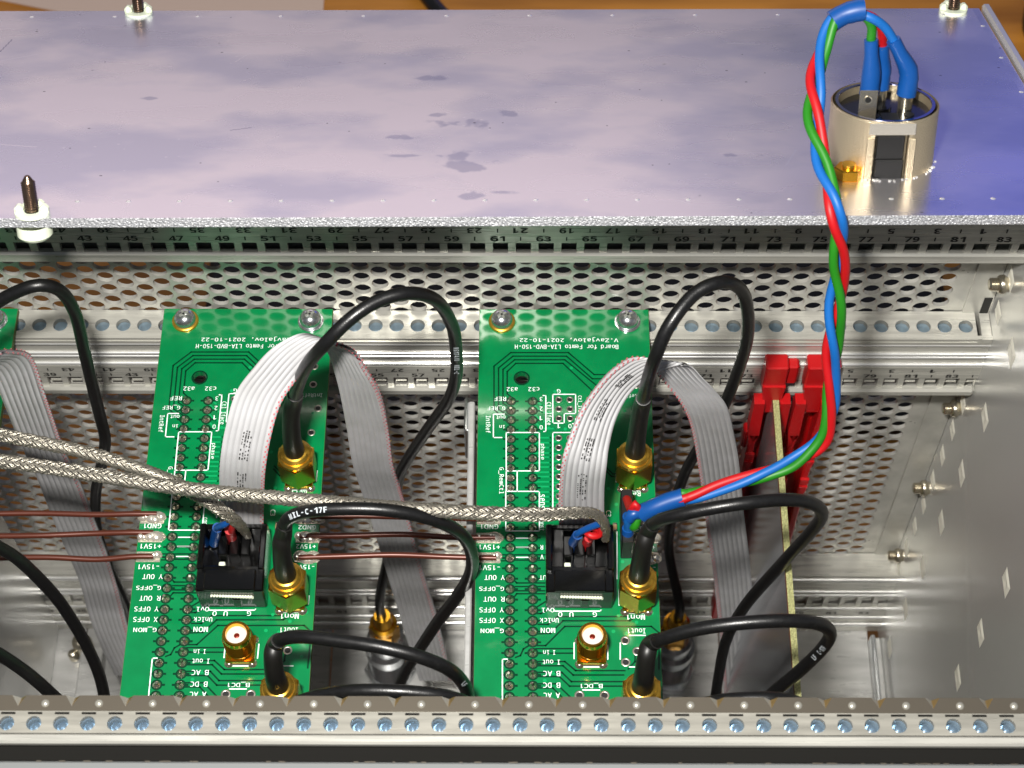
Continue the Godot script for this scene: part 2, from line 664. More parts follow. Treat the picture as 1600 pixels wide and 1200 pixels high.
func build_setting() -> void:
	var mb := MB.new()
	mb.box(Vector3(0, -235, -100), Vector3(2200, 40, 1800))
	structure("table_top", mb, M.wood)
	# paper lying on the table behind the panel
	var t := thing("paper_sheet", "pale pinkish printed paper lying on the wooden table behind the panel", "paper", Vector3(-150, -215, -330))
	mb = MB.new()
	mb.poly(PackedVector2Array([Vector2(-220, -319), Vector2(-168, -306), Vector2(-80, -306), Vector2(-82, -520), Vector2(-330, -500), Vector2(-330, -330)]), -214.8, -214.2, Transform3D())
	part("sheet", mb, M.paper, t)
	mb = MB.new()
	for q in [[-118, -322, 22, 3], [-92, -326, 18, 4], [-150, -331, 30, 2], [-100, -340, 40, 2]]:
		mb.box(Vector3(q[0], -214.15, q[1]), Vector3(q[2], 0.1, q[3]))
	part("printed_line", mb, M.paper_pink, t)
	# dark thing under the holes of the far cover
	t = thing("equipment_case", "flat black case on the table, seen through the holes of the far cover", "case", Vector3(20, -215, -200))
	mb = MB.new()
	mb.bbox(Vector3(22, -208, -195), Vector3(272, 13, 170), 2.0)
	part("case_body", mb, M.black_matt, t)
	mb = MB.new()
	mb.bbox(Vector3(22, -200.5, -195), Vector3(262, 2, 160), 0.8)
	part("case_lid", mb, M.black_matt, t)
	t = thing("table_cable", "black cable lying on the wooden table at the back edge of the panel", "cable", Vector3(-30, -215, -330))
	mb = MB.new()
	mb.tube(even([Vector3(-52, -211, -420), Vector3(-47, -211, -340), Vector3(-38, -211, -318), Vector3(-22, -211, -300), Vector3(10, -211, -296)], 4.0), 3.2, 10)
	part("sheath", mb, M.coax, t)
	t = thing("headphone_case", "dark rounded object at the right end of the table", "case", Vector3(226, -215, -300))
	mb = MB.new()
	mb.lathe([Vector2(0, 26), Vector2(10, 25), Vector2(18, 20), Vector2(21, 12), Vector2(20, 3), Vector2(17, 0), Vector2(0, 0)], 28, at(226, -215, -300), true)
	part("shell", mb, M.black_matt, t)


func hex_rail_numbers(mb: MB, x63: float, y_up: float, y_low: float, z: float, h: float, w: float) -> void:
	for n in range(27, 85):
		var x := x63 + 5.08 * (n - 63)
		if n % 2 == 1:
			text(mb, str(n), Vector3(x, y_low, z), Vector3.RIGHT, Vector3.UP, w if n > 9 else w * 0.45, h, SANS)
			mb.box(Vector3(x, y_up, z - 0.02), Vector3(0.3, h * 0.7, 0.05))
		else:
			var m := 83 - n
			if m > 0:
				text(mb, str(m), Vector3(x, y_up, z), Vector3.LEFT, Vector3.DOWN, w if m > 9 else w * 0.45, h, SANS)
			mb.box(Vector3(x, y_low, z - 0.02), Vector3(0.3, h * 0.7, 0.05))


func build_subrack() -> void:
	var X0 := -311.0
	var X1 := 115.5
	var t := thing("equipment_subrack", "open aluminium equipment subrack lying on its front, with perforated cover and numbered rails", "subrack", Vector3(-98, -176, 38))
	# far perforated cover: 5 mm triangular pitch
	var mb := MB.new()
	var up := Basis(Vector3.RIGHT, Vector3.BACK, Vector3.DOWN)   # local y points at the viewer, local z down
	var xf := Transform3D(up, Vector3(0, 0, -26.6))
	var pitch := 5.0
	var cw := 4.33
	var cols := 70
	for k in cols:
		var x := 103.1 - cw * k
		var off := 0.0 if k % 2 == 0 else 2.5
		for j in range(0, 33):
			var y := 17.4 + 5.0 - pitch * j - off
			mb.cell(x, -y, x - cw / 2, x + cw / 2, -y - 2.5, -y + 2.5, 2.06, 1.05, xf, 14)
		var ytop := 17.4 + 7.5 - off
		var ybot := 17.4 + 5.0 - pitch * 32 - off - 2.5
		mb.box(Vector3(x, (ytop + 46.0) / 2, -27.2), Vector3(cw, 46.0 - ytop, 1.2))
		mb.box(Vector3(x, (ybot - 154.0) / 2, -27.2), Vector3(cw, ybot + 154.0, 1.2))
	mb.box(Vector3((103.1 + cw / 2 + X1) / 2, -54, -27.2), Vector3(X1 - 103.1 - cw / 2, 200, 1.2))
	var xl := 103.1 - cw * (cols - 0.5)
	mb.box(Vector3((X0 + xl) / 2, -54, -27.2), Vector3(xl - X0, 200, 1.2))
	part("perforated_cover", mb, M.alu, t)
	# bent strip of the cover along the right corner
	mb = MB.new()
	mb.box(Vector3(112.2, -54, -26.3), Vector3(6.4, 196, 0.5))
	part("cover_flange", mb, M.alu, t)
	mb = MB.new()
	mb.bbox(Vector3(114.13, 0.99, -25.95), Vector3(2.0, 8.0, 0.16), 0.05)
	part("corner_slot", mb, M.hole, t)
	# near cover
	mb = MB.new()
	mb.box(Vector3((X0 + X1) / 2, -66, 106.6), Vector3(X1 - X0, 217, 1.4))
	part("near_cover", mb, M.alu, t)
	# right and left side walls
	mb = MB.new()
	mb.box(Vector3(X1 + 1.25, -65, 40), Vector3(2.5, 222, 136))
	var wall := part("side_wall", mb, M.wall, t)
	mb = MB.new()
	mb.box(Vector3(X0 - 1.25, -65, 40), Vector3(2.5, 222, 136))
	part("side_wall", mb, M.wall, t)
	# lozenge stampings on the right wall and half-cone notches along its far edge
	mb = MB.new()
	square_stamp(mb, 5.6)
	var lz := mb.mesh()
	for q in [[-6.3, [40.5, 11.8, -18.0, -46.9, -74.9, -102.9, -131.3, -160.0]], [37.3, [9.5, -19.5, -48.6, -77.5, -106.0, -134.0]]]:
		for y in q[1]:
			put("stamped_square", lz, M.stamp, wall, Vector3(X1, y, q[0]))
	mb = MB.new()
	square_stamp(mb, 4.6)
	var nm := mb.mesh()
	for k in 14:
		put("edge_stamp", nm, M.stamp, wall, Vector3(X1, 20.0 - 14.1 * k, -21.2))
	# screws through the wall
	var sm := MB.new()
	var sx := Transform3D(Basis(Vector3.UP, Vector3.LEFT, Vector3.BACK), Vector3.ZERO)
	sm.lathe([Vector2(0, 5.4), Vector2(1.5, 5.4), Vector2(1.85, 5.0), Vector2(1.85, 2.6)], 16, sx)
	sm.lathe([Vector2(1.85, 3.0), Vector2(2.5, 2.9), Vector2(2.9, 2.2), Vector2(2.9, 1.2), Vector2(2.3, 0.6), Vector2(2.3, 0.0)], 18, sx, true)
	for k in 5:
		sm.lathe([Vector2(1.8, 3.0 + k * 0.42), Vector2(2.1, 3.2 + k * 0.42), Vector2(1.8, 3.4 + k * 0.42)], 14, sx)
	var smm := sm.mesh()
	for y in [17.5, -40.0, -84.0, -127.0]:
		put("side_screw", smm, M.tin, t, Vector3(X1, y, -21.5), Basis().scaled(Vector3(0.85, 0.78, 0.78)))
	# rear rail of the far side (carries the upper ruler)
	mb = MB.new()
	var L := X1 - X0
	var xm := (X0 + X1) / 2
	mb.box(Vector3(xm, 43.6, -18.2), Vector3(L, 8.0, 1.4))
	mb.bbox(Vector3(xm, 34.0, -18.0), Vector3(L, 3.6, 2.0), 0.5)
	mb.box(Vector3(xm, 47.0, -23.0), Vector3(L, 1.2, 8.2))
	mb.box(Vector3(xm, 31.8, -22.6), Vector3(L, 1.2, 7.8))
	for n in range(1, 85):
		mb.box(Vector3(7.31 + 5.08 * (n - 63) + 2.54 + 0.6, 37.7, -18.3), Vector3(1.7, 4.0, 1.2))
	var ra := part("guide_rail", mb, M.rail, t)
	mb = MB.new()
	mb.box(Vector3(xm, 39.0, -20.6), Vector3(L, 12.0, 1.0))
	part("slot_back", mb, M.slot_back, ra)
	mb = MB.new()
	hex_rail_numbers(mb, 7.31, 44.4, 41.3, -17.42, 1.9, 3.3)
	part("ruler_numbers", mb, M.print, ra)
	# board rail of the far side: flat strip with round holes over the second ruler rail
	mb = MB.new()
	var first := 84.04 - 5.08 * 77
	for k in range(0, 84):
		var hx := first + 5.08 * k
		if hx > X1 - 3:
			continue
		mb.cell(hx, -22.1, hx - 2.54, hx + 2.54, -26.4, -18.3, 1.75, 1.4, at(0, -1.6, 0), 18)
	mb.box(Vector3(114.2, -2.3, -22.3), Vector3(2.4, 1.4, 8.1))
	var rb := part("board_rail", mb, M.rail, t)
	mb = MB.new()
	for k in range(30, 84):
		var hx := first + 5.08 * k
		if hx > X1 - 3:
			continue
		mb.lathe([Vector2(2.1, -3.05), Vector2(1.9, -4.2), Vector2(1.9, -7.0), Vector2(0.3, -8.6), Vector2(0, -8.6)], 14, at(hx, 0, -22.1))
	part("nut_strip", mb, M.pale_zinc, rb)
	mb = MB.new()
	mb.box(Vector3(xm, -3.1, -19.0), Vector3(L, 2.9, 1.0))
	mb.box(Vector3(xm, -11.2, -19.6), Vector3(L, 13.4, 1.4))
	mb.box(Vector3(xm, -17.1, -18.9), Vector3(L, 5.2, 1.2))
	mb.bbox(Vector3(xm, -25.4, -18.4), Vector3(L, 2.8, 2.2), 0.6)
	mb.box(Vector3(xm, -27.4, -22.5), Vector3(L, 1.2, 7.4))
	for n in range(1, 85):
		mb.box(Vector3(7.31 + 5.08 * (n - 63) + 2.54 + 0.6, -21.9, -19.0), Vector3(1.5, 4.4, 1.0))
	var rc := part("guide_rail", mb, M.rail, t)
	mb = MB.new()
	for q in [[-4.7, 0.42], [-8.9, 0.5], [-10.3, 0.45], [-13.7, 0.6]]:
		mb.tube([Vector3(X0, q[0], -18.75), Vector3(X1, q[0], -18.75)], q[1], 12, false)
	part("polished_bead", mb, M.bead, rc)
	mb = MB.new()
	mb.box(Vector3(xm, -21.5, -21.5), Vector3(L, 5.0, 0.8))
	for n in range(1, 85):
		mb.box(Vector3(7.31 + 5.08 * (n - 63) + 0.6, -22.9, -20.2), Vector3(2.6, 0.7, 1.6))
	part("slot_back", mb, M.rail, rc)
	mb = MB.new()
	hex_rail_numbers(mb, 7.31, -16.1, -18.45, -18.24, 1.5, 3.2)
	part("ruler_numbers", mb, M.print, rc)
	# front rail of the far side, deep in the case
	mb = MB.new()
	mb.box(Vector3(xm, -143.0, -19.6), Vector3(L, 13.0, 1.4))
	mb.box(Vector3(xm, -162.6, -19.3), Vector3(L, 10.0, 1.4))
	mb.box(Vector3(xm, -171.4, -19.3), Vector3(L, 8.0, 1.6))
	mb.box(Vector3(xm, -136.2, -22.6), Vector3(L, 1.2, 7.6))
	for n in range(1, 85):
		mb.box(Vector3(7.31 + 5.08 * (n - 63) + 2.54, -153.6, -19.6), Vector3(1.6, 8.2, 1.2))
	var rd := part("guide_rail", mb, M.rail, t)
	mb = MB.new()
	for q in [[-138.0, 0.9], [-146.5, 0.7], [-149.0, 0.6], [-158.5, 0.6], [-165.2, 0.7], [-170.5, 0.9]]:
		mb.tube([Vector3(X0, q[0], -18.75), Vector3(X1, q[0], -18.75)], q[1], 12, false)
	part("polished_bead", mb, M.bead, rd)
	mb = MB.new()
	for n in range(20, 85):
		mb.lathe([Vector2(0, 0), Vector2(1.7, 0), Vector2(1.7, -2.0)], 14, Transform3D(up, Vector3(7.31 + 5.08 * (n - 63), -155.0, -20.4)))
	mb.box(Vector3(xm, -155.0, -21.5), Vector3(L, 16.0, 0.8))
	part("slot_back", mb, M.plate, rd)
	mb = MB.new()
	for n in range(29, 85, 2):
		text(mb, str(n), Vector3(7.31 + 5.08 * (n - 63), -161.8, -18.55), Vector3.RIGHT, Vector3.UP, 3.2, 1.6, SANS)
	part("ruler_numbers", mb, M.print, rd)
	# near rail with its row of threaded holes
	build_near_rail(t, X0, X1)


# a square punched boss: a raised rim round a dished middle
func square_stamp(mb: MB, s: float) -> void:
	var h := s * 0.5
	var k := h * 0.62
	var o := Vector3(-1, 0, 0)
	for e in [[-1, -1, 1, -1], [1, -1, 1, 1], [1, 1, -1, 1], [-1, 1, -1, -1]]:
		var a := Vector3(-0.02, e[0] * h, e[1] * h)
		var b := Vector3(-0.02, e[2] * h, e[3] * h)
		var c := Vector3(-0.28, e[2] * k, e[3] * k)
		var d := Vector3(-0.28, e[0] * k, e[1] * k)
		mb.quad(a, b, c, d, o + Vector3(0, e[0] + e[2], e[1] + e[3]))
		mb.flat(c, d, Vector3(-0.05, 0, 0), o)


func build_near_rail(t: Node3D, X0: float, X1: float) -> void:
	var L := X1 - X0
	var xm := (X0 + X1) / 2
	var Y := 47.3
	var mb := MB.new()
	var first := -2.67 - 5.08 * 24
	for k in range(0, 47):
		var hx := first + 5.08 * k
		mb.cell(hx, 97.9, hx - 2.54, hx + 2.54, 96.2, 99.85, 1.42, 1.0, at(0, Y, 0), 20)
	mb.box(Vector3(xm, Y - 6.0, 96.35), Vector3(L, 11.0, 0.3))
	# wall of the rail towards the case and the outer flange
	mb.box(Vector3(xm, Y - 8, 101.2), Vector3(L, 14, 1.2))
	var rail := part("threaded_rail", mb, M.near, t)
	mb = MB.new()
	mb.bbox(Vector3(xm, Y - 0.6, 100.9), Vector3(L, 1.7, 1.9), 0.4)
	part("bright_ridge", mb, M.rail, rail)
	# groove line between lip and hole face
	mb = MB.new()
	mb.box(Vector3(xm, Y - 0.35, 95.75), Vector3(L, 0.3, 0.75))
	part("rail_groove", mb, M.near, rail)
	mb = MB.new()
	for k in range(0, 47):
		mb.box(Vector3(first + 5.08 * k, Y - 0.18, 95.85), Vector3(2.7, 0.12, 0.42))
	part("groove_slot", mb, M.gasket, rail)
	# lip with V notches and dimples
	mb = MB.new()
	var zi := 92.3
	var za := 94.5
	var zo := 95.35
	for k in range(-12, 13):
		var xn := -1.0 + 10.16 * k
		var a := xn - 5.08
		var b := xn + 5.08
		var pl := PackedVector2Array([Vector2(a, zi), Vector2(xn - 1.35, zi), Vector2(xn, za), Vector2(xn + 1.35, zi), Vector2(b, zi), Vector2(b, zo), Vector2(a, zo)])
		mb.poly(pl, Y - 0.1, Y - 1.9, Transform3D())
	part("notched_lip", mb, M.lip, rail)
	mb = MB.new()
	mb.flat(Vector3(0, -0.1, za), Vector3(-1.35, -0.1, zi), Vector3(0.1, -1.5, zi), Vector3(1, 1, -0.5))
	var vm := mb.mesh()
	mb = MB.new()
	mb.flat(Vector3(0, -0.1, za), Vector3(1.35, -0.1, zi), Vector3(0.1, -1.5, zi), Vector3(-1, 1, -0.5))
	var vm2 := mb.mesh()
	mb = MB.new()
	mb.lathe([Vector2(0.8, -0.1), Vector2(0.72, 0.22), Vector2(0.45, 0.42), Vector2(0.0, 0.5)], 14, Transform3D(), true)
	var dm := mb.mesh()
	for k in range(-12, 13):
		put("notch_facet", vm, M.near, rail, Vector3(-1.0 + 10.16 * k, Y, 0))
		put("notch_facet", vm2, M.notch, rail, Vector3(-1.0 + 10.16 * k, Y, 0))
		put("dimple", dm, M.near, rail, Vector3(4.08 + 10.16 * k, Y - 0.1, 93.9))
	# threaded zinc holes
	var hm := MB.new()
	hm.lathe([Vector2(1.5, -1.0), Vector2(1.42, -1.2), Vector2(1.42, -2.6), Vector2(0.9, -3.6), Vector2(0.0, -3.9)], 18, Transform3D(), true)
	for k in 4:
		hm.lathe([Vector2(1.43, -1.1 - k * 0.45), Vector2(1.2, -1.3 - k * 0.45), Vector2(1.43, -1.5 - k * 0.45)], 18, Transform3D())
	var hmm := hm.mesh()
	for k in range(3, 46):
		put("threaded_hole", hmm, M.zinc, rail, Vector3(first + 5.08 * k, Y, 97.9))
	mb = MB.new()
	mb.bbox(Vector3(xm, Y - 1.2, 108.6), Vector3(L, 2.6, 6.6), 0.4)
	part("outer_flange", mb, M.flange, rail)
	# black sealing strip in the groove and its frayed edge
	mb = MB.new()
	mb.bbox(Vector3(xm, Y - 2.2, 103.5), Vector3(L, 2.6, 3.4), 0.4)
	part("sealing_strip", mb, M.gasket, rail)
	mb = MB.new()
	for k in 60:
		var x := rng.randf_range(-120, 100)
		mb.box(Vector3(x, Y - 0.3 + rng.randf_range(0, 0.15), 105.3), Vector3(rng.randf_range(0.3, 1.4), 0.3, 0.2))
	var fr := part("frayed_edge", mb, M.lip, rail)
	fr.set_meta("kind", "stuff")


func build_floor() -> void:
	# backs of the front panels that close the bottom of the case
	var cuts := [[-311, -215.0, "wide bare aluminium panel back at the far left bottom of the case"], [-214.6, -136.0, "aluminium panel back under the left circuit board, partly hidden by its ribbon"], [-135.6, -121.5, "narrow bright aluminium panel strip beside the floor screw"], [-121.1, -57.8, "aluminium panel back under the second circuit board"], [-57.4, 0.0, "aluminium panel back carrying the left chrome bulkhead connector"], [0.4, 64.8, "aluminium panel back carrying the right chrome bulkhead connector"], [65.2, 112.2, "bare aluminium panel back right of the upright card"]]
	for c in cuts:
		var xm: float = (c[0] + c[1]) / 2
		var t := thing("front_panel", c[2], "panel", Vector3(xm, -178.5, 40), "front panels closing the bottom of the case")
		var mb := MB.new()
		mb.bbox(Vector3(xm, -177.2, 42), Vector3(c[1] - c[0], 2.5, 124), 0.3)
		part("sheet", mb, M.plate, t)
		if c[0] == 65.2:
			mb = MB.new()
			mb.bbox(Vector3(112.7, -173.0, 44), Vector3(1.3, 6.0, 118), 0.3)
			part("edge_strip", mb, M.card, t)
			mb = MB.new()
			mb.bbox(Vector3(114.5, -174.5, 44), Vector3(1.9, 4.0, 118), 0.3)
			part("edge_strip", mb, M.plate, t)
		if c[0] == -135.6:
			mb = MB.new()
			mb.bbox(Vector3(-132.0, -173.0, 46), Vector3(7.0, 6.0, 112), 0.3)
			part("edge_strip", mb, M.plate, t)
			var q := at(-135.5, -171, -11.5)
			mb = MB.new()
			mb.lathe([Vector2(0, 3.4), Vector2(1.8, 3.1), Vector2(2.9, 2.0), Vector2(3.2, 0.0), Vector2(3.2, -3)], 18, q, true)
			mb.lathe([Vector2(0, 0.9), Vector2(1.2, 0.8), Vector2(1.6, 0.0), Vector2(1.6, -3)], 14, at(-138.4, -172, -8.5), true)
			part("floor_screw", mb, M.tin, t)
	# metal side of the module at the left
	var t := thing("module_plate", "upright grey metal side plate of the module under the leftmost board", "plate", Vector3(-144.6, -176, 30))
	var mb := MB.new()
	mb.bbox(Vector3(-145.4, -96, 42), Vector3(1.6, 158, 122), 0.3)
	part("sheet", mb, M.wall, t)
	t = thing("module_plate", "pale upright metal plate showing its edge along the left side of the right board", "plate", Vector3(-9.3, -176, 50))
	mb = MB.new()
	mb.bbox(Vector3(-9.35, -90, 50), Vector3(1.5, 170, 106), 0.3)
	part("sheet", mb, M.plate, t)
	mb = MB.new()
	mb.bbox(Vector3(-10.6, -12, 0.5), Vector3(1.0, 14, 9), 0.3)
	part("clip", mb, M.steel, t)
	bulkhead(-38.6, -4.0, "chrome bulkhead connector with gold plug on the case bottom between the two boards")
	bulkhead(48.5, -4.0, "chrome bulkhead connector with gold plug half hidden by the right board edge")


func bulkhead(x: float, z: float, label: String) -> void:
	var t := thing("bulkhead_connector", label, "connector", Vector3(x, -176, z), "bulkhead connectors on the case bottom")
	var q := at(x, -176, z)
	var mb := MB.new()
	mb.prism(8.2, 0, 3.2, 6, q, 0.4)
	part("hex_nut", mb, M.steel, t)
	mb = MB.new()
	mb.lathe([Vector2(7.2, 3.2), Vector2(7.2, 4.2), Vector2(6.0, 4.4), Vector2(6.0, 18), Vector2(6.6, 18.2), Vector2(6.6, 22), Vector2(5.6, 23.5), Vector2(5.6, 28), Vector2(4.6, 29), Vector2(0, 29)], 28, q)
	for k in 8:
		mb.lathe([Vector2(6.0, 5.5 + k * 1.3), Vector2(6.35, 6.0 + k * 1.3), Vector2(6.0, 6.5 + k * 1.3)], 28, q)
	part("chrome_body", mb, M.steel, t)
	mb = MB.new()
	mb.prism(4.6, 29, 36, 6, q, 0.3)
	mb.lathe([Vector2(4.1, 36), Vector2(4.1, 38.5), Vector2(3.2, 39), Vector2(2.4, 44), Vector2(0, 44)], 24, q)
	part("gold_plug", mb, M.gold, t)


# ---------------------------------------------------------------- the loose panel
func build_panel() -> void:
	var O := Vector3(24.677, 82.172, 5.886)
	var X := Vector3(0.99994, -0.00491, -0.00934).normalized()
	var B := Vector3(-0.01055, -0.46527, -0.88511).normalized()
	var N := Vector3(0.00000, 0.88516, -0.46529).normalized()
	var L := 114.2
	var xr := 91.8
	var xl := -215.0
	# panel axes: local x along the panel, local y out of it, local z from the back edge to the front edge
	var bas := Basis(X, N, -B)
	var xf := Transform3D(bas, O)
	var t := thing("back_panel", "large loose aluminium back panel with smeared fingerprints, tilted over the far edge of the subrack", "panel", O)
	var mb := MB.new()
	# top face with uv, sides saw cut
	var a := xf * Vector3(xl, 0, 0)
	var b := xf * Vector3(xr, 0, 0)
	var c := xf * Vector3(xr, 0, -L)
	var d := xf * Vector3(xl, 0, -L)
	var u0 := Vector2((xl + 185.0) / 275.0, 0)
	var u1 := Vector2((xr + 185.0) / 275.0, 0)
	mb.tri(a, b, c, N, N, N, u0, u1, Vector2(u1.x, 0.99))
	mb.tri(a, c, d, N, N, N, u0, Vector2(u1.x, 0.99), Vector2(u0.x, 0.99))
	part("panel_face", mb, M.panel, t)
	mb = MB.new()
	mb.bbox(xf * Vector3((xl + xr) / 2, -1.06, -L / 2), Vector3(xr - xl, 2.1, L), 0.12, bas)
	part("panel_sheet", mb, M.saw, t)
	mb = MB.new()
	mb.bbox(xf * Vector3(xr + 1.5, 0.2, -L / 2 - 0.2), Vector3(2.1, 2.4, L - 1), 0.5, bas)
	part("side_lip", mb, M.wall, t)
	# punch marks along the rim
	var pm := MB.new()
	pm.lathe([Vector2(0.55, 0.0), Vector2(0.35, 0.12), Vector2(0.2, 0.16), Vector2(0, 0.16)], 10, Transform3D(), true)
	var pmm := pm.mesh()
	for k in range(-22, 7):
		put("punch_mark", pmm, M.bead, t, xf * Vector3(1.0 + 10.16 * (k + 2), 0, -7.5), bas)
		if k % 2 == 0:
			put("punch_mark", pmm, M.bead, t, xf * Vector3(1.0 + 10.16 * (k + 2), 0, -L + 4.0), bas)
	for k in 5:
		put("punch_mark", pmm, M.bead, t, xf * Vector3(xr - 1.6, 0, -20.3 * k - 21.0), bas)
	# captive screws in nylon collars
	for q in [[-118.7, -2.2], [-115.4, -L + 1.6], [85.1, -L + 1.6]]:
		var s := Transform3D(bas, xf * Vector3(q[0], 0, q[1]))
		mb = MB.new()
		mb.lathe([Vector2(1.2, -2), Vector2(1.2, 6.9), Vector2(0.5, 8.1), Vector2(0, 8.3)], 16, s)
		for k in 12:
			mb.lathe([Vector2(1.2, 1.0 + k * 0.5), Vector2(1.42, 1.2 + k * 0.5), Vector2(1.2, 1.4 + k * 0.5)], 16, s)
		var scr := part("captive_screw", mb, M.dark_steel, t)
		mb = MB.new()
		for k in 4:
			var an: float = [0.0, PI, -PI / 2 - 0.5, -PI / 2 + 0.5][k]
			mb.bbox(s * Vector3(cos(an) * 2.45, 0.9, sin(an) * 2.3), Vector3(1.8, 2.0, 2.4), 0.6, bas)
		mb.lathe([Vector2(3.4, 0.0), Vector2(3.4, 0.5), Vector2(2.4, 0.6), Vector2(1.5, 0.6)], 22, s)
		mb.lathe([Vector2(3.5, -2.1), Vector2(3.5, -4.4), Vector2(2.9, -5.1), Vector2(0, -5.1)], 26, s)
		part("nylon_collar", mb, M.nylon, scr)
	build_socket(xf, bas)


func build_socket(pf: Transform3D, bas: Basis) -> void:
	var c := pf * Vector3(52.6, 0, -27.0)
	var s := Transform3D(bas, c)
	var t := thing("panel_socket", "round nickel panel socket with black insert standing up from the loose panel", "socket", c)
	# barrel with a flat front and a latch window
	var R := 11.0
	var H := 12.6
	var mb := MB.new()
	var segs := 96
	var rad := func(an: float) -> float:
		var dd := absf(wrapf(an - PI / 2, -PI, PI))
		return minf(R, 10.25 / maxf(cos(dd), 0.1)) if dd < 0.8 else R
	for k in segs:
		var a := TAU * k / segs
		var b := TAU * (k + 1) / segs
		var mid := absf(wrapf((a + b) / 2 - PI / 2, -PI, PI))
		var ra: float = rad.call(a)
		var rb: float = rad.call(b)
		var pa := Vector3(cos(a), 0, sin(a))
		var pb := Vector3(cos(b), 0, sin(b))
		var h0 := 9.6 if mid < 0.30 else -2.0
		var Yv := Vector3.UP
		mb.quad(s * (pa * ra + Yv * h0), s * (pb * rb + Yv * h0), s * (pb * rb + Yv * (H - 0.3)), s * (pa * ra + Yv * (H - 0.3)), bas * (pa + pb))
		mb.quad(s * (pa * (ra - 0.3) + Yv * H), s * (pb * (rb - 0.3) + Yv * H), s * (pb * rb + Yv * (H - 0.3)), s * (pa * ra + Yv * (H - 0.3)), bas * (pa + Yv))
		mb.quad(s * (pa * 9.4 + Yv * h0), s * (pb * 9.4 + Yv * h0), s * (pb * 9.4 + Yv * (H - 0.2)), s * (pa * 9.4 + Yv * (H - 0.2)), -(bas * (pa + pb)))
		mb.quad(s * (pa * 9.4 + Yv * h0), s * (pb * 9.4 + Yv * h0), s * (pb * rb + Yv * h0), s * (pa * ra + Yv * h0), -bas.y)
	for sg in [-1.0, 1.0]:
		var an: float = PI / 2 + sg * 0.295
		var p := Vector3(cos(an), 0, sin(an))
		mb.quad(s * (p * 9.4 + Vector3(0, -2, 0)), s * (p * 10.6 + Vector3(0, -2, 0)), s * (p * 10.6 + Vector3(0, 9.6, 0)), s * (p * 9.4 + Vector3(0, 9.6, 0)), bas * Vector3(-sg, 0, 0))
	var barrel := part("barrel", mb, M.nickel, t)
	mb = MB.new()
	mb.lathe([Vector2(9.4, H - 0.2), Vector2(9.5, H + 0.02), Vector2(10.15, H + 0.02), Vector2(10.2, H - 0.1)], 72, s)
	part("rim", mb, M.nickel_rim, barrel)
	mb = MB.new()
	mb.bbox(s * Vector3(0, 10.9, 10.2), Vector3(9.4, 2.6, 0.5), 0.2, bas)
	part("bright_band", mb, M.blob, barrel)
	mb = MB.new()
	mb.bbox(s * Vector3(-4.2, 3.4, 10.2), Vector3(1.6, 11.0, 0.4), 0.15, bas)
	mb.bbox(s * Vector3(4.2, 3.4, 10.2), Vector3(1.6, 11.0, 0.4), 0.15, bas)
	part("window_frame", mb, M.nickel, barrel)
	# black latch in the window
	mb = MB.new()
	mb.bbox(s * Vector3(0, 6.6, 9.0), Vector3(5.9, 5.4, 1.4), 0.3, bas)
	mb.bbox(s * Vector3(0, 1.9, 9.4), Vector3(5.9, 4.4, 1.6), 0.3, bas)
	mb.bbox(s * Vector3(0, 3.0, 7.6), Vector3(6.2, 12, 1.4), 0.2, bas)
	part("latch", mb, M.black_matt, t)
	# insert with recesses
	mb = MB.new()
	mb.lathe([Vector2(9.4, 10.6), Vector2(9.2, 10.8), Vector2(0, 10.8)], 48, s)
	mb.lathe([Vector2(2.6, 10.8), Vector2(2.6, 11.4), Vector2(0, 11.4)], 24, at(0, 0, 0, bas).translated(s * Vector3(-1.0, 0, -1.0)))
	var ins := part("insert", mb, M.black, t)
	mb = MB.new()
	mb.box(s * Vector3(0.5, 10.9, 4.5), Vector3(3.4, 0.2, 5.0), bas)
	for q in [[4.6, 2.6], [-2.6, 3.0]]:
		mb.lathe([Vector2(1.1, 10.82), Vector2(1.1, 10.95), Vector2(0, 10.95)], 16, Transform3D(bas, s * Vector3(q[0], 0, q[1])))
	part("recess", mb, M.hole, ins)
	# solder cups with blue sleeves and ground tab
	for q in [[-3.2, -1.5, -2.6], [-0.4, -4.6, 0.4], [4.4, -1.2, 3.2]]:
		mb = MB.new()
		mb.lathe([Vector2(1.5, 10.8), Vector2(1.5, 14.5), Vector2(1.0, 14.5), Vector2(1.0, 11.0)], 18, Transform3D(bas, s * Vector3(q[0], 0, q[1])))
		part("solder_cup", mb, M.tin, t)
	mb = MB.new()
	mb.bbox(s * Vector3(-4.6, 14.2, 5.6), Vector3(3.7, 6.4, 0.5), 0.15, bas)
	mb.lathe([Vector2(0.6, 0.3), Vector2(0.9, 0.35), Vector2(0.9, 0.2)], 16, Transform3D(bas * Basis(Vector3.RIGHT, PI / 2), s * Vector3(-4.7, 15.4, 5.62)))
	var tab := part("ground_tab", mb, M.tin, t)
	mb = MB.new()
	mb.lathe([Vector2(0.6, 0.27), Vector2(0, 0.27)], 16, Transform3D(bas * Basis(Vector3.RIGHT, PI / 2), s * Vector3(-4.7, 15.4, 5.62)))
	part("tab_hole", mb, M.hole, tab)
	# brass nut of the fixing screw
	var t2 := thing("brass_nut", "small brass hexagon nut at the foot of the panel socket", "nut", pf * Vector3(44.6, 0, -17.6))
	mb = MB.new()
	mb.prism(3.0, 0, 2.4, 6, Transform3D(bas, pf * Vector3(44.6, 0, -17.6)), 0.25)
	part("nut_body", mb, M.gold, t2)
	mb = MB.new()
	mb.lathe([Vector2(1.5, 2.0), Vector2(1.4, 3.1), Vector2(0, 3.2)], 16, Transform3D(bas, pf * Vector3(44.6, 0, -17.6)))
	part("screw_end", mb, M.old_gold, t2)
	# burrs round the cut-out
	mb = MB.new()
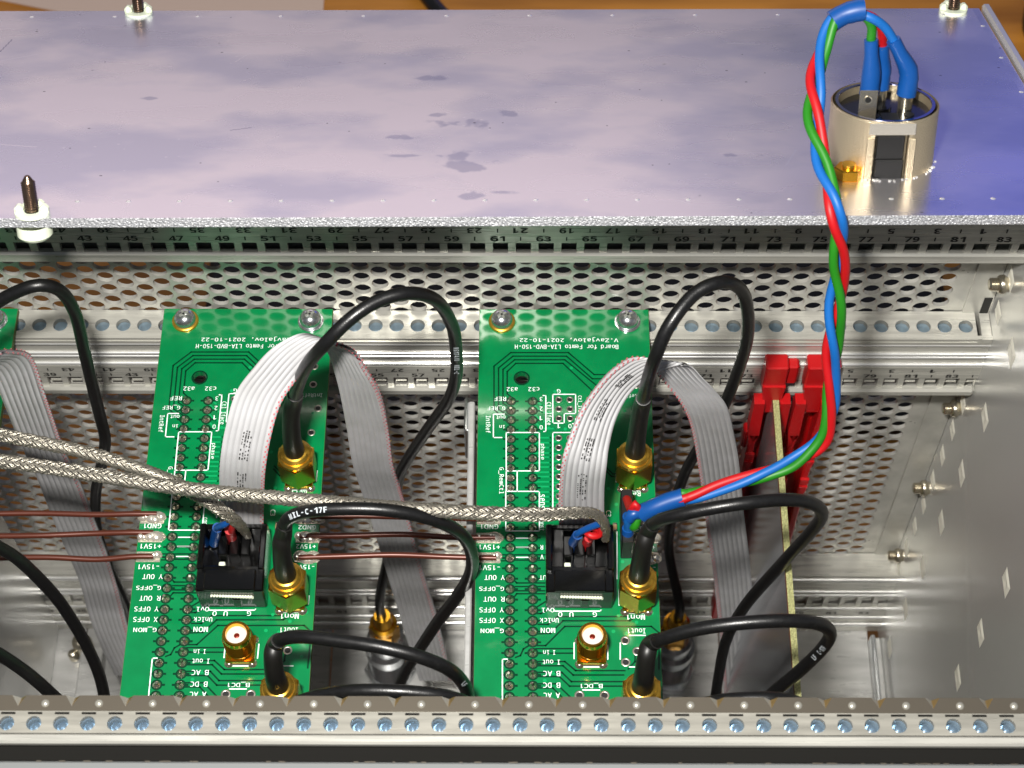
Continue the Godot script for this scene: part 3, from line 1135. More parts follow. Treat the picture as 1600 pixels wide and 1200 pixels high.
	for k in 40:
		var an := rng.randf_range(-0.3, PI + 0.3)
		var p := s * Vector3(cos(an) * rng.randf_range(11.1, 11.6), 0.1, sin(an) * rng.randf_range(11.1, 11.6))
		mb.box(p, Vector3(rng.randf_range(0.2, 0.7), 0.25, rng.randf_range(0.2, 0.5)), bas.rotated(N_axis(bas), rng.randf() * 3.0))
	var burr := part("cut_out_burr", mb, M.bead, t)
	burr.set_meta("kind", "stuff")


func N_axis(b: Basis) -> Vector3:
	return b.y.normalized()


# ---------------------------------------------------------------- circuit boards
const SILK := [
	["V.Zavjalov, 2021-10-22", 13.78, -17.08, 23.56, 1.40, 0],
	["Board for Femto LIA-BVD-150-H", 13.19, -15.05, 24.66, 1.22, 0],
	["a32", 0.27, -3.27, 2.60, 1.10, 0],
	["c32", 5.36, -3.29, 2.60, 1.10, 0],
	["REF", -2.53, -0.65, 2.74, 1.10, 0],
	["G_REF", -3.41, 1.80, 4.11, 1.22, 0],
	["out", -2.32, 4.36, 2.08, 0.98, 0],
	["in", -2.02, 6.93, 1.26, 0.98, 0],
	["3", 7.08, -0.60, 0.66, 1.10, 0],
	["2", 7.07, 2.00, 0.66, 1.10, 0],
	["1", 7.06, 4.53, 0.66, 1.10, 0],
	["0", 7.05, 7.01, 0.71, 1.10, 0],
	["IntRef", -5.27, 6.23, 4.58, 1.10, 1],
	["Ctl Iface", 8.95, 3.29, 6.10, 1.10, 1],
	["Ctl_Iface", 16.12, 1.33, 5.79, 1.10, 1],
	["G", 11.23, -2.74, 0.82, 1.10, 0],
	["1", 11.22, 6.67, 0.60, 1.10, 0],
	["0", 13.76, 6.67, 0.71, 1.10, 0],
	["phase", 7.31, 13.48, 4.12, 1.21, 1],
	["sens", 7.19, 26.41, 3.66, 1.21, 1],
	["const", 7.17, 32.21, 3.05, 1.10, 1],
	["G_RemCtl", -2.14, 21.03, 6.86, 1.26, 1],
	["GND1", -4.63, 32.84, 3.84, 1.16, 0],
	["+15V1", -4.57, 37.95, 4.52, 1.16, 0],
	["R", 7.07, 37.98, 0.66, 1.10, 0],
	["-15V1", -4.52, 43.04, 4.52, 1.16, 0],
	["Y OUT", -3.42, 45.45, 4.52, 1.16, 0],
	["G_OFFS", -4.06, 48.09, 5.48, 1.22, 0],
	["R OUT", -3.51, 50.71, 4.66, 1.16, 0],
	["Y OFFS", -4.01, 53.31, 5.34, 1.16, 0],
	["X OFFS", -3.98, 55.81, 5.34, 1.16, 0],
	["G_MON", -3.83, 58.18, 5.07, 1.22, 0],
	["V", 7.14, 40.35, 0.71, 1.10, 0],
	["OUT", 7.66, 45.42, 2.19, 1.10, 0],
	["Ovl", 8.43, 53.33, 2.74, 1.10, 0],
	["Unlck", 8.68, 55.80, 4.11, 1.16, 0],
	["MON", 8.40, 58.14, 3.15, 1.16, 0],
	["O", 11.12, 54.33, 0.88, 1.10, 0],
	["U", 13.57, 54.35, 0.88, 1.10, 0],
	["G", 18.73, 54.33, 0.88, 1.10, 0],
	["Mon1", 27.82, 54.94, 3.84, 1.16, 0],
	["Iout1", 27.86, 58.22, 3.78, 1.16, 0],
	["Ref1", 28.00, 24.42, 3.29, 1.22, 0],
	["C3", 22.28, 29.43, 1.52, 1.10, 1],
	["I in", 8.64, 63.40, 2.60, 1.10, 0],
	["I out", 9.10, 65.61, 3.70, 1.10, 0],
	["B AC", 9.14, 68.26, 3.70, 1.16, 0],
	["B DC", 9.12, 70.95, 3.70, 1.16, 0],
	["A AC", 9.11, 73.28, 3.56, 1.16, 0],
	["B_DC1", 17.79, 71.00, 4.66, 1.16, 0],
	["GND2", 30.30, 33.10, 4.00, 1.05, 0],
	["+15V2", 30.30, 37.90, 4.40, 1.05, 0],
	["-15V2", 30.30, 43.00, 4.40, 1.05, 0],
	["IntRef1", 29.50, -1.50, 4.60, 1.05, 0],
]
const LINES := [
	[-1.57, 3.48, -4.10, 3.49, -4.04, 9.75],
	[-4.04, 9.75, -2.09, 9.75],
	[7.56, -1.58, 8.18, -1.59, 8.14, 8.13, 7.67, 8.13],
	[9.82, -1.92, 15.18, -1.93, 15.12, 3.28, 12.45, 3.29, 12.43, 5.87, 9.77, 5.87, 9.82, -1.92],
	[15.10, 4.73, 15.08, 6.02, 14.38, 6.02],
	[-1.07, 8.41, 6.63, 8.40, 6.61, 18.52, -1.00, 18.54, -1.07, 8.41],
	[-1.00, 18.54, -0.97, 23.82, 6.59, 23.80, 6.57, 33.87, -1.01, 33.89, -1.08, 23.82],
	[1.51, 18.53, 1.53, 23.81],
	[15.05, 8.37, 9.76, 8.39, 9.62, 30.68],
	[1.49, 38.00, 3.92, 37.99],
	[1.44, 37.95, 3.97, 37.94],
	[1.45, 40.48, 3.97, 40.47],
	[1.43, 35.69, 3.97, 35.68],
	[9.80, 53.32, 9.80, 53.56, 20.06, 53.52, 20.07, 53.29],
	[24.08, 34.07, 23.81, 45.67],
	[24.20, 48.45, 24.12, 52.07],
	[31.73, 50.02, 31.66, 52.05],
	[26.00, 54.03, 29.57, 54.01],
	[24.24, 17.69, 24.16, 21.28],
	[31.74, 18.61, 31.65, 21.26],
	[26.16, 23.59, 29.66, 23.58],
	[14.10, 61.10, 14.06, 64.76],
	[21.43, 61.64, 21.36, 64.88],
	[16.04, 66.71, 19.69, 66.70],
	[15.84, 72.03, 19.46, 72.02],
	[26.26, 59.28, 29.67, 59.27],
	[24.17, 61.07, 24.07, 64.87],
	[26.06, 66.68, 29.18, 66.67],
	[-0.50, 64.94, -1.54, 64.95, -1.46, 76.00],
]
const TRACES := [
	[0.30, 0.0, -3.97, 2.03, -4.08, -9.65, -0.12, -13.44, 13.60, -13.47, 19.64, -7.38, 24.61, -7.39],
	[0.30, 0.0, -2.90, 2.03, -3.00, -9.15, 0.40, -12.44, 13.16, -12.46, 19.20, -6.22, 24.58, -6.23],
	[0.30, 0.0, -1.88, 0.40, -1.94, -8.76, 0.81, -11.43, 12.73, -11.46, 21.13, -3.42],
	[0.30, 0.0, -0.91, -2.22, -0.94, -8.16, 1.10, -10.43, 12.29, -10.45, 19.70, -2.27],
	[0.30, 0.0, -3.97, 2.19, 0.55, 7.18],
	[0.30, 0.0, -2.90, 2.19, 0.54, 4.77],
	[0.30, 0.0, -1.87, 0.56, 0.24, 2.02],
	[0.30, 0.0, -0.91, -2.06, 0.29, -0.91],
	[0.22, 0.0, 5.43, 9.77, 9.19, 9.76, 10.86, 9.28],
	[0.22, 0.0, 5.43, 11.11, 9.18, 11.10, 10.85, 10.62],
	[0.22, 0.0, 5.43, 12.38, 9.18, 12.37, 10.84, 12.68],
	[0.22, 0.0, 5.43, 13.80, 9.17, 13.80, 10.83, 14.11],
	[0.22, 0.0, 5.43, 14.91, 9.16, 14.90, 10.83, 14.42],
	[0.22, 0.0, 5.42, 16.33, 9.16, 16.32, 10.82, 15.84],
	[0.22, 0.0, 5.42, 17.49, 9.15, 17.48, 10.80, 17.79],
	[0.22, 0.0, 5.42, 18.83, 9.14, 18.82, 10.80, 18.35],
	[0.22, 0.0, 5.42, 19.99, 9.14, 19.98, 10.79, 19.51],
	[0.22, 0.0, 5.42, 21.32, 9.13, 21.31, 10.77, 21.62],
	[0.22, 0.0, 5.42, 22.56, 9.12, 22.56, 10.77, 22.09],
	[0.22, 0.0, 5.42, 23.96, 9.11, 23.95, 10.76, 23.48],
	[0.22, 0.0, 5.41, 25.19, 9.11, 25.18, 10.75, 24.71],
	[0.22, 0.0, 5.41, 26.42, 9.10, 26.41, 10.74, 26.71],
	[0.22, 0.0, 5.41, 27.65, 9.09, 27.64, 10.73, 27.17],
	[0.22, 0.0, 5.58, -0.60, 7.27, 1.19, 9.80, 1.18],
	[0.22, 0.0, 5.58, 1.19, 7.26, 2.97, 9.79, 2.97],
	[0.22, 0.0, 5.58, 3.63, 7.26, 5.40, 9.77, 5.39],
	[0.22, 0.0, 5.58, 5.56, 7.25, 7.33, 9.76, 7.32],
	[0.30, 0.0, 0.99, 46.18, 1.52, 46.76, 7.66, 46.74],
	[0.30, 0.0, 1.26, 47.64, 7.65, 47.62],
	[0.30, 0.0, 1.00, 50.11, 1.53, 49.38, 7.65, 49.37],
	[0.30, 0.0, 1.13, 48.66, 7.65, 48.64],
	[0.30, 0.0, -1.86, 39.84, -0.11, 39.83],
	[0.30, 0.0, -1.85, 41.32, -0.11, 41.32],
	[0.30, 0.0, 0.69, 39.83, 7.68, 39.81],
	[0.30, 0.0, 0.70, 41.16, 7.68, 41.15],
	[0.30, 0.0, 5.77, 59.00, 8.93, 58.85, 11.71, 55.85, 26.35, 55.80, 27.56, 54.94],
	[0.30, 0.0, 6.30, 56.72, 8.41, 56.71, 10.53, 54.85, 26.11, 54.80],
	[0.30, 0.0, 5.78, 52.70, 7.91, 51.25],
	[0.30, 0.0, 5.78, 54.14, 6.84, 54.14, 8.96, 52.98],
	[0.30, 0.0, 1.33, 64.52, 2.37, 64.09, 3.02, 62.54, 4.20, 61.75, 7.86, 61.74, 12.10, 57.19, 31.05, 57.13, 32.71, 58.64, 32.42, 67.08],
	[0.30, 0.0, 5.77, 62.45, 14.14, 62.43],
	[0.30, 0.0, 5.76, 63.52, 14.00, 63.50],
	[0.30, 0.0, 5.76, 65.48, 12.02, 65.46, 14.34, 67.55, 25.00, 67.52],
	[0.30, 0.0, 5.76, 66.46, 11.62, 66.44, 13.81, 68.58, 24.71, 68.54],
	[0.30, 0.0, 5.76, 67.99, 11.35, 67.98, 13.40, 70.10, 24.42, 70.07],
	[0.30, 0.0, 5.76, 68.96, 10.82, 68.95, 13.00, 71.15, 24.39, 71.12],
	[0.30, 0.0, 5.75, 70.62, 10.16, 70.61, 13.23, 73.76],
	[0.30, 0.0, 5.75, 71.59, 9.38, 71.58, 11.94, 74.32],
	[0.30, 0.0, 27.31, 64.02, 27.27, 65.42, 25.79, 67.10],
	[0.30, 0.0, 21.69, 18.17, 23.17, 19.88, 25.09, 19.87],
	[0.30, 0.0, 21.84, 17.38, 23.46, 19.25, 25.11, 19.25],
]
const HOLES := [
	[11.20, -0.50, 1.00],
	[13.82, -0.50, 1.00],
	[11.20, 2.04, 1.00],
	[13.82, 2.04, 1.00],
	[11.20, 4.58, 1.00],
	[13.82, 4.58, 1.00],
	[11.10, 9.80, 1.00],
	[13.72, 9.80, 1.00],
	[11.10, 12.34, 1.00],
	[13.72, 12.34, 1.00],
	[11.10, 14.88, 1.00],
	[13.72, 14.88, 1.00],
	[11.10, 17.42, 1.00],
	[13.72, 17.42, 1.00],
	[11.10, 19.96, 1.00],
	[13.72, 19.96, 1.00],
	[11.10, 22.50, 1.00],
	[13.72, 22.50, 1.00],
	[11.10, 25.04, 1.00],
	[13.72, 25.04, 1.00],
	[11.10, 27.58, 1.00],
	[13.72, 27.58, 1.00],
	[25.26, 60.46, 1.25],
	[30.34, 60.46, 1.25],
	[27.80, 63.00, 1.25],
	[25.26, 65.54, 1.25],
	[15.10, 73.20, 1.30],
	[20.50, 73.20, 1.30],
	[29.50, -9.50, 1.10],
	[29.50, -4.50, 1.10],
	[31.00, 2.00, 1.10],
	[27.00, -9.00, 1.10],
	[29.80, 8.50, 1.10],
]


func strip(mb: MB, a: Vector2, b: Vector2, w: float, y: float) -> void:
	var d := (b - a).normalized() * w * 0.5
	var p := Vector2(-d.y, d.x)
	var q := [a - d + p, b + d + p, b + d - p, a - d - p]
	mb.quad(Vector3(q[0].x, y, q[0].y), Vector3(q[1].x, y, q[1].y), Vector3(q[2].x, y, q[2].y), Vector3(q[3].x, y, q[3].y), Vector3.UP)


func build_boards() -> void:
	var t := thing("circuit_board", "green circuit board right of centre, its printed date fully readable", "circuit board", Vector3(12.7, 0, 38.6), "green adapter boards")
	# the laminate with a mounting hole
	var mb := MB.new()
	mb.cell(2.5, -6.35, -7.7, 33.0, -25.7, 102.8, 1.55, 1.6, Transform3D(), 24)
	part("laminate", mb, M.pcb, t)
	mb = MB.new()
	mb.box(Vector3(-7.72, -0.8, 38.55), Vector3(0.06, 1.6, 128.5))
	mb.box(Vector3(33.02, -0.8, 38.55), Vector3(0.06, 1.6, 128.5))
	mb.box(Vector3(12.65, -0.8, -25.72), Vector3(40.7, 1.6, 0.06))
	part("board_edge", mb, M.pcb_side, t)
	mb = MB.new()
	mb.lathe([Vector2(1.56, 0.02), Vector2(1.95, 0.02)], 28, at(2.5, 0, -6.35))
	part("hole_rim", mb, M.trace, t)
	mb = MB.new()
	for l in TRACES:
		if l[0] > 0.25:
			continue
		for i in range(2, l.size() - 3, 2):
			strip(mb, Vector2(l[i], l[i + 1]), Vector2(l[i + 2], l[i + 3]), 0.42, 0.018)
	for k in 46:
		mb.lathe([Vector2(0.42, 0.019), Vector2(0.12, 0.022), Vector2(0, 0.01)], 10, at(rng.randf_range(7.0, 31.5), 0, rng.randf_range(-16.0, 84.0)))
	part("copper_track", mb, M.track, t)
	mb = MB.new()
	for l in TRACES:
		if l[0] < 0.25:
			continue
		for i in range(2, l.size() - 3, 2):
			strip(mb, Vector2(l[i], l[i + 1]), Vector2(l[i + 2], l[i + 3]), l[0] + 0.06, 0.02)
	# ground relief round the connector pins
	for r in 32:
		for x in [0.0, 5.08]:
			mb.lathe([Vector2(1.25, 0.024), Vector2(0.0, 0.024)], 16, at(x, 0, 2.54 * r))
			for sg in [-1.0, 1.0]:
				strip(mb, Vector2(x + sg * 1.0, 2.54 * r), Vector2(x + sg * 1.55, 2.54 * r), 0.5, 0.021)
	part("trace", mb, M.trace, t)
	mb = MB.new()
	for l in LINES:
		for i in range(0, l.size() - 3, 2):
			strip(mb, Vector2(l[i], l[i + 1]), Vector2(l[i + 2], l[i + 3]), 0.24, 0.045)
	for s in SILK:
		var right := Vector3.LEFT
		var upv := Vector3.BACK
		if s[5] == 1:
			right = Vector3.BACK
			upv = Vector3.RIGHT
		text(mb, s[0], Vector3(s[1], 0.05, s[2]), right, upv, s[3], s[4])
	part("silkscreen_print", mb, M.silk, t)
	# connector pins with solder
	var pm := []
	for vv in 3:
		mb = MB.new()
		mb.lathe([Vector2(0.92, 0.03), Vector2(0.85, 0.22), Vector2(0.6 - vv * 0.06, 0.42 + vv * 0.12), Vector2(0.36, 0.75 + vv * 0.1)], 12, Transform3D(), true)
		mb.box(Vector3(0.06 * vv - 0.06, 0.8, 0.04), Vector3(0.5, 0.9 + vv * 0.25, 0.5), Basis(Vector3.UP, 0.5 * vv) * Basis(Vector3.RIGHT, 0.12 * vv))
		pm.append(mb.mesh())
	for r in 32:
		for x in [0.0, 5.08]:
			put("solder_pin", pm[rng.randi() % 3], M.solder, t, Vector3(x, 0, 2.54 * r), Basis(Vector3.UP, rng.randf() * TAU))
	# open plated holes
	var hm := MB.new()
	hm.lathe([Vector2(0.5, 0.03), Vector2(0.56, 0.08), Vector2(0.82, 0.06), Vector2(0.84, 0.0)], 16, Transform3D(), true)
	var hmm := hm.mesh()
	hm = MB.new()
	hm.lathe([Vector2(0.53, 0.05), Vector2(0.0, 0.05)], 16, Transform3D())
	var hole_m := hm.mesh()
	for h in HOLES:
		var o := put("plated_hole", hmm, M.pad, t, Vector3(h[0], 0, h[1]), Basis().scaled(Vector3(h[2], 1, h[2])))
		var q := MeshInstance3D.new()
		q.name = "bore"
		q.mesh = hole_m
		q.material_override = M.hole
		o.add_child(q, true)
	# solder pads of the supply wires
	for z in [31.0, 35.7, 40.6]:
		for x in [-4.9, 30.6]:
			mb = MB.new()
			mb.bbox(Vector3(x, 0.1, z), Vector3(5.4, 0.2, 2.6), 0.08)
			for k in 7:
				var w := rng.randf_range(1.2, 2.4)
				mb.lathe([Vector2(w * 0.7, 0.0), Vector2(w * 0.62, 0.5), Vector2(w * 0.35, 1.0), Vector2(0, 1.2)], 14, Transform3D(Basis().scaled(Vector3(1.1, rng.randf_range(0.8, 1.7), 0.85)), Vector3(x - 2.0 + k * 0.67, 0.1, z + rng.randf_range(-0.45, 0.45))), true)
			part("supply_pad", mb, M.blob, t)
	# fixing screws: left with brass washer, right with steel spring washer
	for q in [[-2.3, true], [27.9, false]]:
		var s := at(q[0], 0, -22.2)
		mb = MB.new()
		mb.lathe([Vector2(0, 3.3), Vector2(0.9, 3.2), Vector2(1.8, 2.75), Vector2(2.45, 1.9), Vector2(2.6, 1.1), Vector2(2.6, 0.5)], 24, s, true)
		var scr := part("fixing_screw", mb, M.steel, t)
		mb = MB.new()
		for k in 2:
			mb.box(s * Vector3(0, 3.17, 0), Vector3(2.3, 0.4, 0.5), Basis(Vector3.UP, 0.5 + k * PI / 2))
		part("cross_slot", mb, M.slot_back, scr)
		mb = MB.new()
		if q[1]:
			mb.lathe([Vector2(2.2, 0.62), Vector2(3.0, 0.5), Vector2(3.2, 0.3), Vector2(3.2, 0.0)], 24, s, true)
			part("washer", mb, M.brass_washer, scr)
		else:
			mb.lathe([Vector2(2.2, 0.8), Vector2(2.75, 0.8), Vector2(2.75, 0.3), Vector2(3.1, 0.25), Vector2(3.1, 0.0)], 24, s)
			part("washer", mb, M.steel, scr)
	# edge-of-board coaxial jacks: one open, three under cable plugs
	jack(t, 17.78, 63.3, true)
	for z in [20.32, 50.8, 76.2]:
		jack(t, 27.94, z, false)
	# small capacitor by the black connector
	mb = MB.new()
	mb.bbox(Vector3(23.6, 0.5, 33.2), Vector3(0.9, 0.9, 1.2), 0.1)
	var cp := part("capacitor", mb, mat(Color(0.55, 0.45, 0.32), 0.0, 0.5), t)
	mb = MB.new()
	for sg in [-1.0, 1.0]:
		mb.bbox(Vector3(23.6, 0.5, 33.2 + sg * 0.8), Vector3(0.95, 0.98, 0.5), 0.12)
	part("end_cap", mb, M.solder, cp)
	# shrouded black socket that takes the supply plug
	socket_header(t)
	# copies for the two boards to the left
	for q in [[-76.2, "green circuit board left of centre, between the two grey ribbon cables"], [-152.4, "green circuit board at the left edge, almost wholly outside the view"]]:
		var o := t.duplicate()
		o.name = numbered("circuit_board")
		o.set_meta("label", q[1])
		o.position += Vector3(q[0], 0, 0) * K
		add_child(o, true)


func jack(t: Node3D, x: float, z: float, open: bool) -> void:
	var s := at(x, 0, z)
	var mb := MB.new()
	mb.bbox(s * Vector3(0, 1.0, 0), Vector3(6.3, 1.6, 6.3), 0.15)
	var ft := MB.new()
	for q in [[-1, -1], [1, -1], [1, 1], [-1, 1]]:
		ft.lathe([Vector2(0, 0.75), Vector2(0.5, 0.7), Vector2(0.9, 0.3), Vector2(1.1, 0.0)], 14, at(x + q[0] * 2.54, 0.02, z + q[1] * 2.75), true)
	ft.bbox(s * Vector3(0, 0.3, 2.75), Vector3(5.0, 0.5, 1.2), 0.2)
	part("jack_foot", ft, M.solder, t)
	if open:
		mb.lathe([Vector2(2.6, 1.8), Vector2(2.6, 3.0), Vector2(3.1, 3.2), Vector2(3.1, 8.6), Vector2(2.95, 9.6), Vector2(2.7, 9.8), Vector2(2.3, 9.8), Vector2(2.2, 9.0), Vector2(2.15, 8.2)], 32, s)
		for k in 8:
			mb.lathe([Vector2(3.1, 3.6 + k * 0.6), Vector2(3.28, 3.8 + k * 0.6), Vector2(3.1, 4.0 + k * 0.6)], 32, s)
		var j := part("coaxial_jack", mb, M.gold, t)
		mb = MB.new()
		mb.lathe([Vector2(2.2, 8.6), Vector2(0.62, 8.6), Vector2(0.62, 8.0)], 28, s)
		part("insulator", mb, M.ptfe, j)
		mb = MB.new()
		mb.lathe([Vector2(0.62, 8.5), Vector2(0.3, 8.62), Vector2(0, 8.3)], 16, s)
		part("centre_contact", mb, M.pin_red, j)
	else:
		mb.lathe([Vector2(2.6, 1.8), Vector2(2.6, 3.6)], 24, s)
		part("coaxial_jack", mb, M.gold, t)


func socket_header(t: Node3D) -> void:
	var mb := MB.new()
	var x0 := 7.9
	var x1 := 22.7
	var xm := (x0 + x1) / 2
	# lower shroud and stepped upper plug body
	mb.bbox(Vector3(xm, 4.4, 49.8), Vector3(x1 - x0, 8.8, 6.2), 0.35)
	mb.bbox(Vector3(xm, 1.6, 42.5), Vector3(x1 - x0, 3.2, 11.0), 0.3)
	mb.bbox(Vector3(x0 + 0.7, 5.0, 42.6), Vector3(1.4, 10.0, 11.2), 0.3)
	mb.bbox(Vector3(x1 - 0.7, 5.0, 42.6), Vector3(1.4, 10.0, 11.2), 0.3)
	mb.bbox(Vector3(xm, 4.6, 37.4), Vector3(x1 - x0, 9.2, 1.3), 0.3)
	var h := part("connector_housing", mb, M.black, t)
	mb = MB.new()
	mb.bbox(Vector3(xm, 9.0, 50.4), Vector3(11.2, 0.7, 5.0), 0.2)
	mb.bbox(Vector3(xm + 1.2, 2.9, 52.5), Vector3(1.9, 4.0, 1.4), 0.2)
	mb.bbox(Vector3(xm - 2.6, 2.6, 52.7), Vector3(1.2, 3.6, 0.6), 0.2)
	mb.bbox(Vector3(xm, 5.2, 47.0), Vector3(11.6, 5.2, 1.2), 0.2)
	for k in 3:
		mb.bbox(Vector3(12.8 + k * 2.54, 4.6, 41.0), Vector3(2.2, 5.2, 5.0), 0.3)
	part("plug_body", mb, M.black, h)
	mb = MB.new()
	mb.bbox(Vector3(12.7, 4.4, 45.2), Vector3(1.4, 2.4, 1.8), 0.2)
	part("white_key", mb, M.nylon, h)
	mb = MB.new()
	for k in 6:
		mb.box(Vector3(xm - 3.6 + k * 1.4, 9.36, 50.4), Vector3(0.8, 0.05, 0.9 if k % 2 == 0 else 0.5))
	part("moulded_mark", mb, M.black, h)
	mb = MB.new()
	for k in 15:
		mb.bbox(Vector3(xm - 4.0 + k * 0.62, 6.9 - 0.05 * k, 53.2), Vector3(0.6, 0.3 + 0.045 * k, 0.6), 0.12, Basis(Vector3.BACK, 0.5))
	part("glue_bead", mb, M.nylon, h)


# ---------------------------------------------------------------- cables
func coax(label: String, pts: Array, boot_base, printed := [], thick := 1.42) -> void:
	var t := thing("coaxial_cable", label, "cable", pts[0], "black coaxial cables")
	var p := even(pts, 1.6)
	var mb := MB.new()
	mb.tube(p, thick, 16)
	part("sheath", mb, M.coax, t)
	if boot_base != null:
		var b: Vector3 = boot_base
		var s := at(b.x, b.y, b.z)
		mb = MB.new()
		mb.prism(4.55, 2.2, 10.2, 6, s, 0.35, PI / 6)
		part("plug_nut", mb, M.gold, t)
		mb = MB.new()
		mb.lathe([Vector2(3.95, 10.15), Vector2(3.95, 10.9), Vector2(3.5, 11.3), Vector2(3.3, 11.3), Vector2(3.3, 11.9), Vector2(2.7, 12.4), Vector2(2.1, 12.6), Vector2(2.1, 15.0)], 32, s)
		part("plug_collar", mb, M.old_gold, t)
		# shrink boot from the collar on to the sheath
		var top := 0
		for i in p.size():
			if p[i].distance_to(p[0]) < 5.0:
				top = i
		var bp := [b + Vector3(0, 12.5, 0), b + Vector3(0, 15, 0), b + Vector3(0, 19, 0).lerp((p[0] - b), 0.15)]
		var bs := spline([b + Vector3(0, 12.6, 0), b + Vector3(0, 18.5, 0), (b + Vector3(0, 24, 0)).lerp(p[0], 0.5), p[mini(1, p.size() - 1)], p[top]], 8)
		var rr := []
		for i in bs.size():
			var f := float(i) / (bs.size() - 1)
			rr.append(lerpf(2.3, 1.95, clampf(f * 2.2, 0, 1)) if f < 0.62 else lerpf(1.95, 1.66, (f - 0.62) / 0.38))
		mb = MB.new()
		mb.tube(bs, 2.0, 18, true, rr)
		part("shrink_boot", mb, M.boot, t)
	if not printed.is_empty():
		mb = MB.new()
		p = even(pts, 0.95)
		var fr := MB.frames(p)
		var i := int(printed[1] * p.size())
		var flip: bool = printed[2]
		var step := 1
		var s: String = printed[0]
		var towards: Vector3 = Vector3(2.946, 391.494, 228.867)
		var acc := 0.0
		for ch in s:
			if i >= p.size() - 1 or i < 1:
				break
			var tan: Vector3 = fr[i].z
			var nn: Vector3 = (towards - p[i]).normalized()
			nn = (nn - tan * nn.dot(tan)).normalized()
			var rt := -tan if flip else tan
			if ch != " ":
				text(mb, ch, p[i] + nn * (thick + 0.04), rt, nn.cross(rt), 0.7 if ch != "-" else 0.45, 1.15 if ch != "-" else 0.2, SANS)
			i += -step if flip else step
		if mb.v.size() > 0:
			part("sheath_print", mb, M.cable_print, t)


func ribbon(label: String, left: Array, right: Array, red_on_right: bool, marks: Array) -> void:
	var t := thing("ribbon_cable", label, "cable", left[0].lerp(right[0], 0.5), "grey flat ribbon cables")
	var l := spline(left, 10)
	var r := spline(right, 10)
	var wires := 8
	var per := 8
	var mb := MB.new()
	var red := MB.new()
	var rows := []
	for i in l.size():
		var mid: Vector3 = (l[i] + r[i]) * 0.5
		var ac: Vector3 = (r[i] - l[i]).normalized()
		var i0 := maxi(i - 1, 0)
		var i1 := mini(i + 1, l.size() - 1)
		var tg: Vector3 = ((l[i1] + r[i1]) - (l[i0] + r[i0])).normalized()
		var nn := ac.cross(tg)
		if rows.size() > 0:
			nn = nn.normalized() + rows[-1][3] * 0.8
		nn = (nn - ac * nn.dot(ac)).normalized()
		var half := clampf(l[i].distance_to(r[i]) * 0.5, 4.8, 5.2)
		var row := []
		for sd in [1.0, -1.0]:
			var list := []
			for j in wires * per + 1:
				var f := float(j) / (wires * per)
				var ph := f * wires * PI
				var hgt := 0.2 + 0.24 * absf(sin(ph))
				var slope := 0.24 * cos(ph) * signf(sin(ph)) * wires * PI / (2.0 * half)
				list.append([mid + ac * (f * 2 - 1) * half + nn * sd * hgt, (nn * sd - ac * slope).normalized()])
			row.append(list)
		rows.append([row, mid, ac, nn, half])
	for i in rows.size() - 1:
		for sd in 2:
			var a: Array = rows[i][0][sd]
			var b: Array = rows[i + 1][0][sd]
			for j in wires * per:
				mb.tri(a[j][0], a[j + 1][0], b[j + 1][0], a[j][1], a[j + 1][1], b[j + 1][1])
				mb.tri(a[j][0], b[j + 1][0], b[j][0], a[j][1], b[j + 1][1], b[j][1])
	part("wires", mb, M.ribbon, t)
	# red dashes on the outer wire, both faces
	var dense := []
	for i in rows.size() - 1:
		for k in 4:
			var f := k / 4.0
			dense.append([rows[i][1].lerp(rows[i + 1][1], f), rows[i][2].lerp(rows[i + 1][2], f).normalized(), rows[i][3].lerp(rows[i + 1][3], f).normalized()])
	var acc := 0.0
	var flip := 1.0
	for i in range(1, dense.size()):
		acc += dense[i][0].distance_to(dense[i - 1][0])
		if acc > 0.62:
			acc = 0.0
			flip = -flip
			var e := (4.45 + flip * 0.22) * (1.0 if red_on_right else -1.0)
			for sd in [1.0, -1.0]:
				var c: Vector3 = dense[i][0] + dense[i][1] * e + dense[i][2] * sd * 0.43
				var tg: Vector3 = dense[i][1].cross(dense[i][2])
				red.box(c, Vector3(0.3, 0.06, 0.42), Basis(dense[i][1], dense[i][2], tg).orthonormalized())
	part("red_dashes", red, M.ribbon_red, t).set_meta("kind", "stuff")
	# dotted printing along the face
	if not marks.is_empty():
		var dots := MB.new()
		var r2 := RandomNumberGenerator.new()
		r2.seed = marks[0] * 100
		for mk in marks:
			var i0 := int(mk * dense.size())
			for k in 34:
				var i := i0 + k
				if i >= dense.size():
					break
				var letter := int(k / 5.0)
				if k % 5 == 4:
					continue
				for q in 4:
					if r2.randf() < 0.5:
						var c: Vector3 = dense[i][0] + dense[i][1] * (-0.9 + q * 0.55 + 0.1 * letter * 0.0) + dense[i][2] * 0.5
						dots.box(c, Vector3(0.24, 0.06, 0.24), Basis(dense[i][1], dense[i][2], dense[i][1].cross(dense[i][2])).orthonormalized())
						c = c - dense[i][2] * 1.0
						dots.box(c, Vector3(0.24, 0.06, 0.24), Basis(dense[i][1], dense[i][2], dense[i][1].cross(dense[i][2])).orthonormalized())
		part("dotted_print", dots, M.ribbon_print, t).set_meta("kind", "stuff")


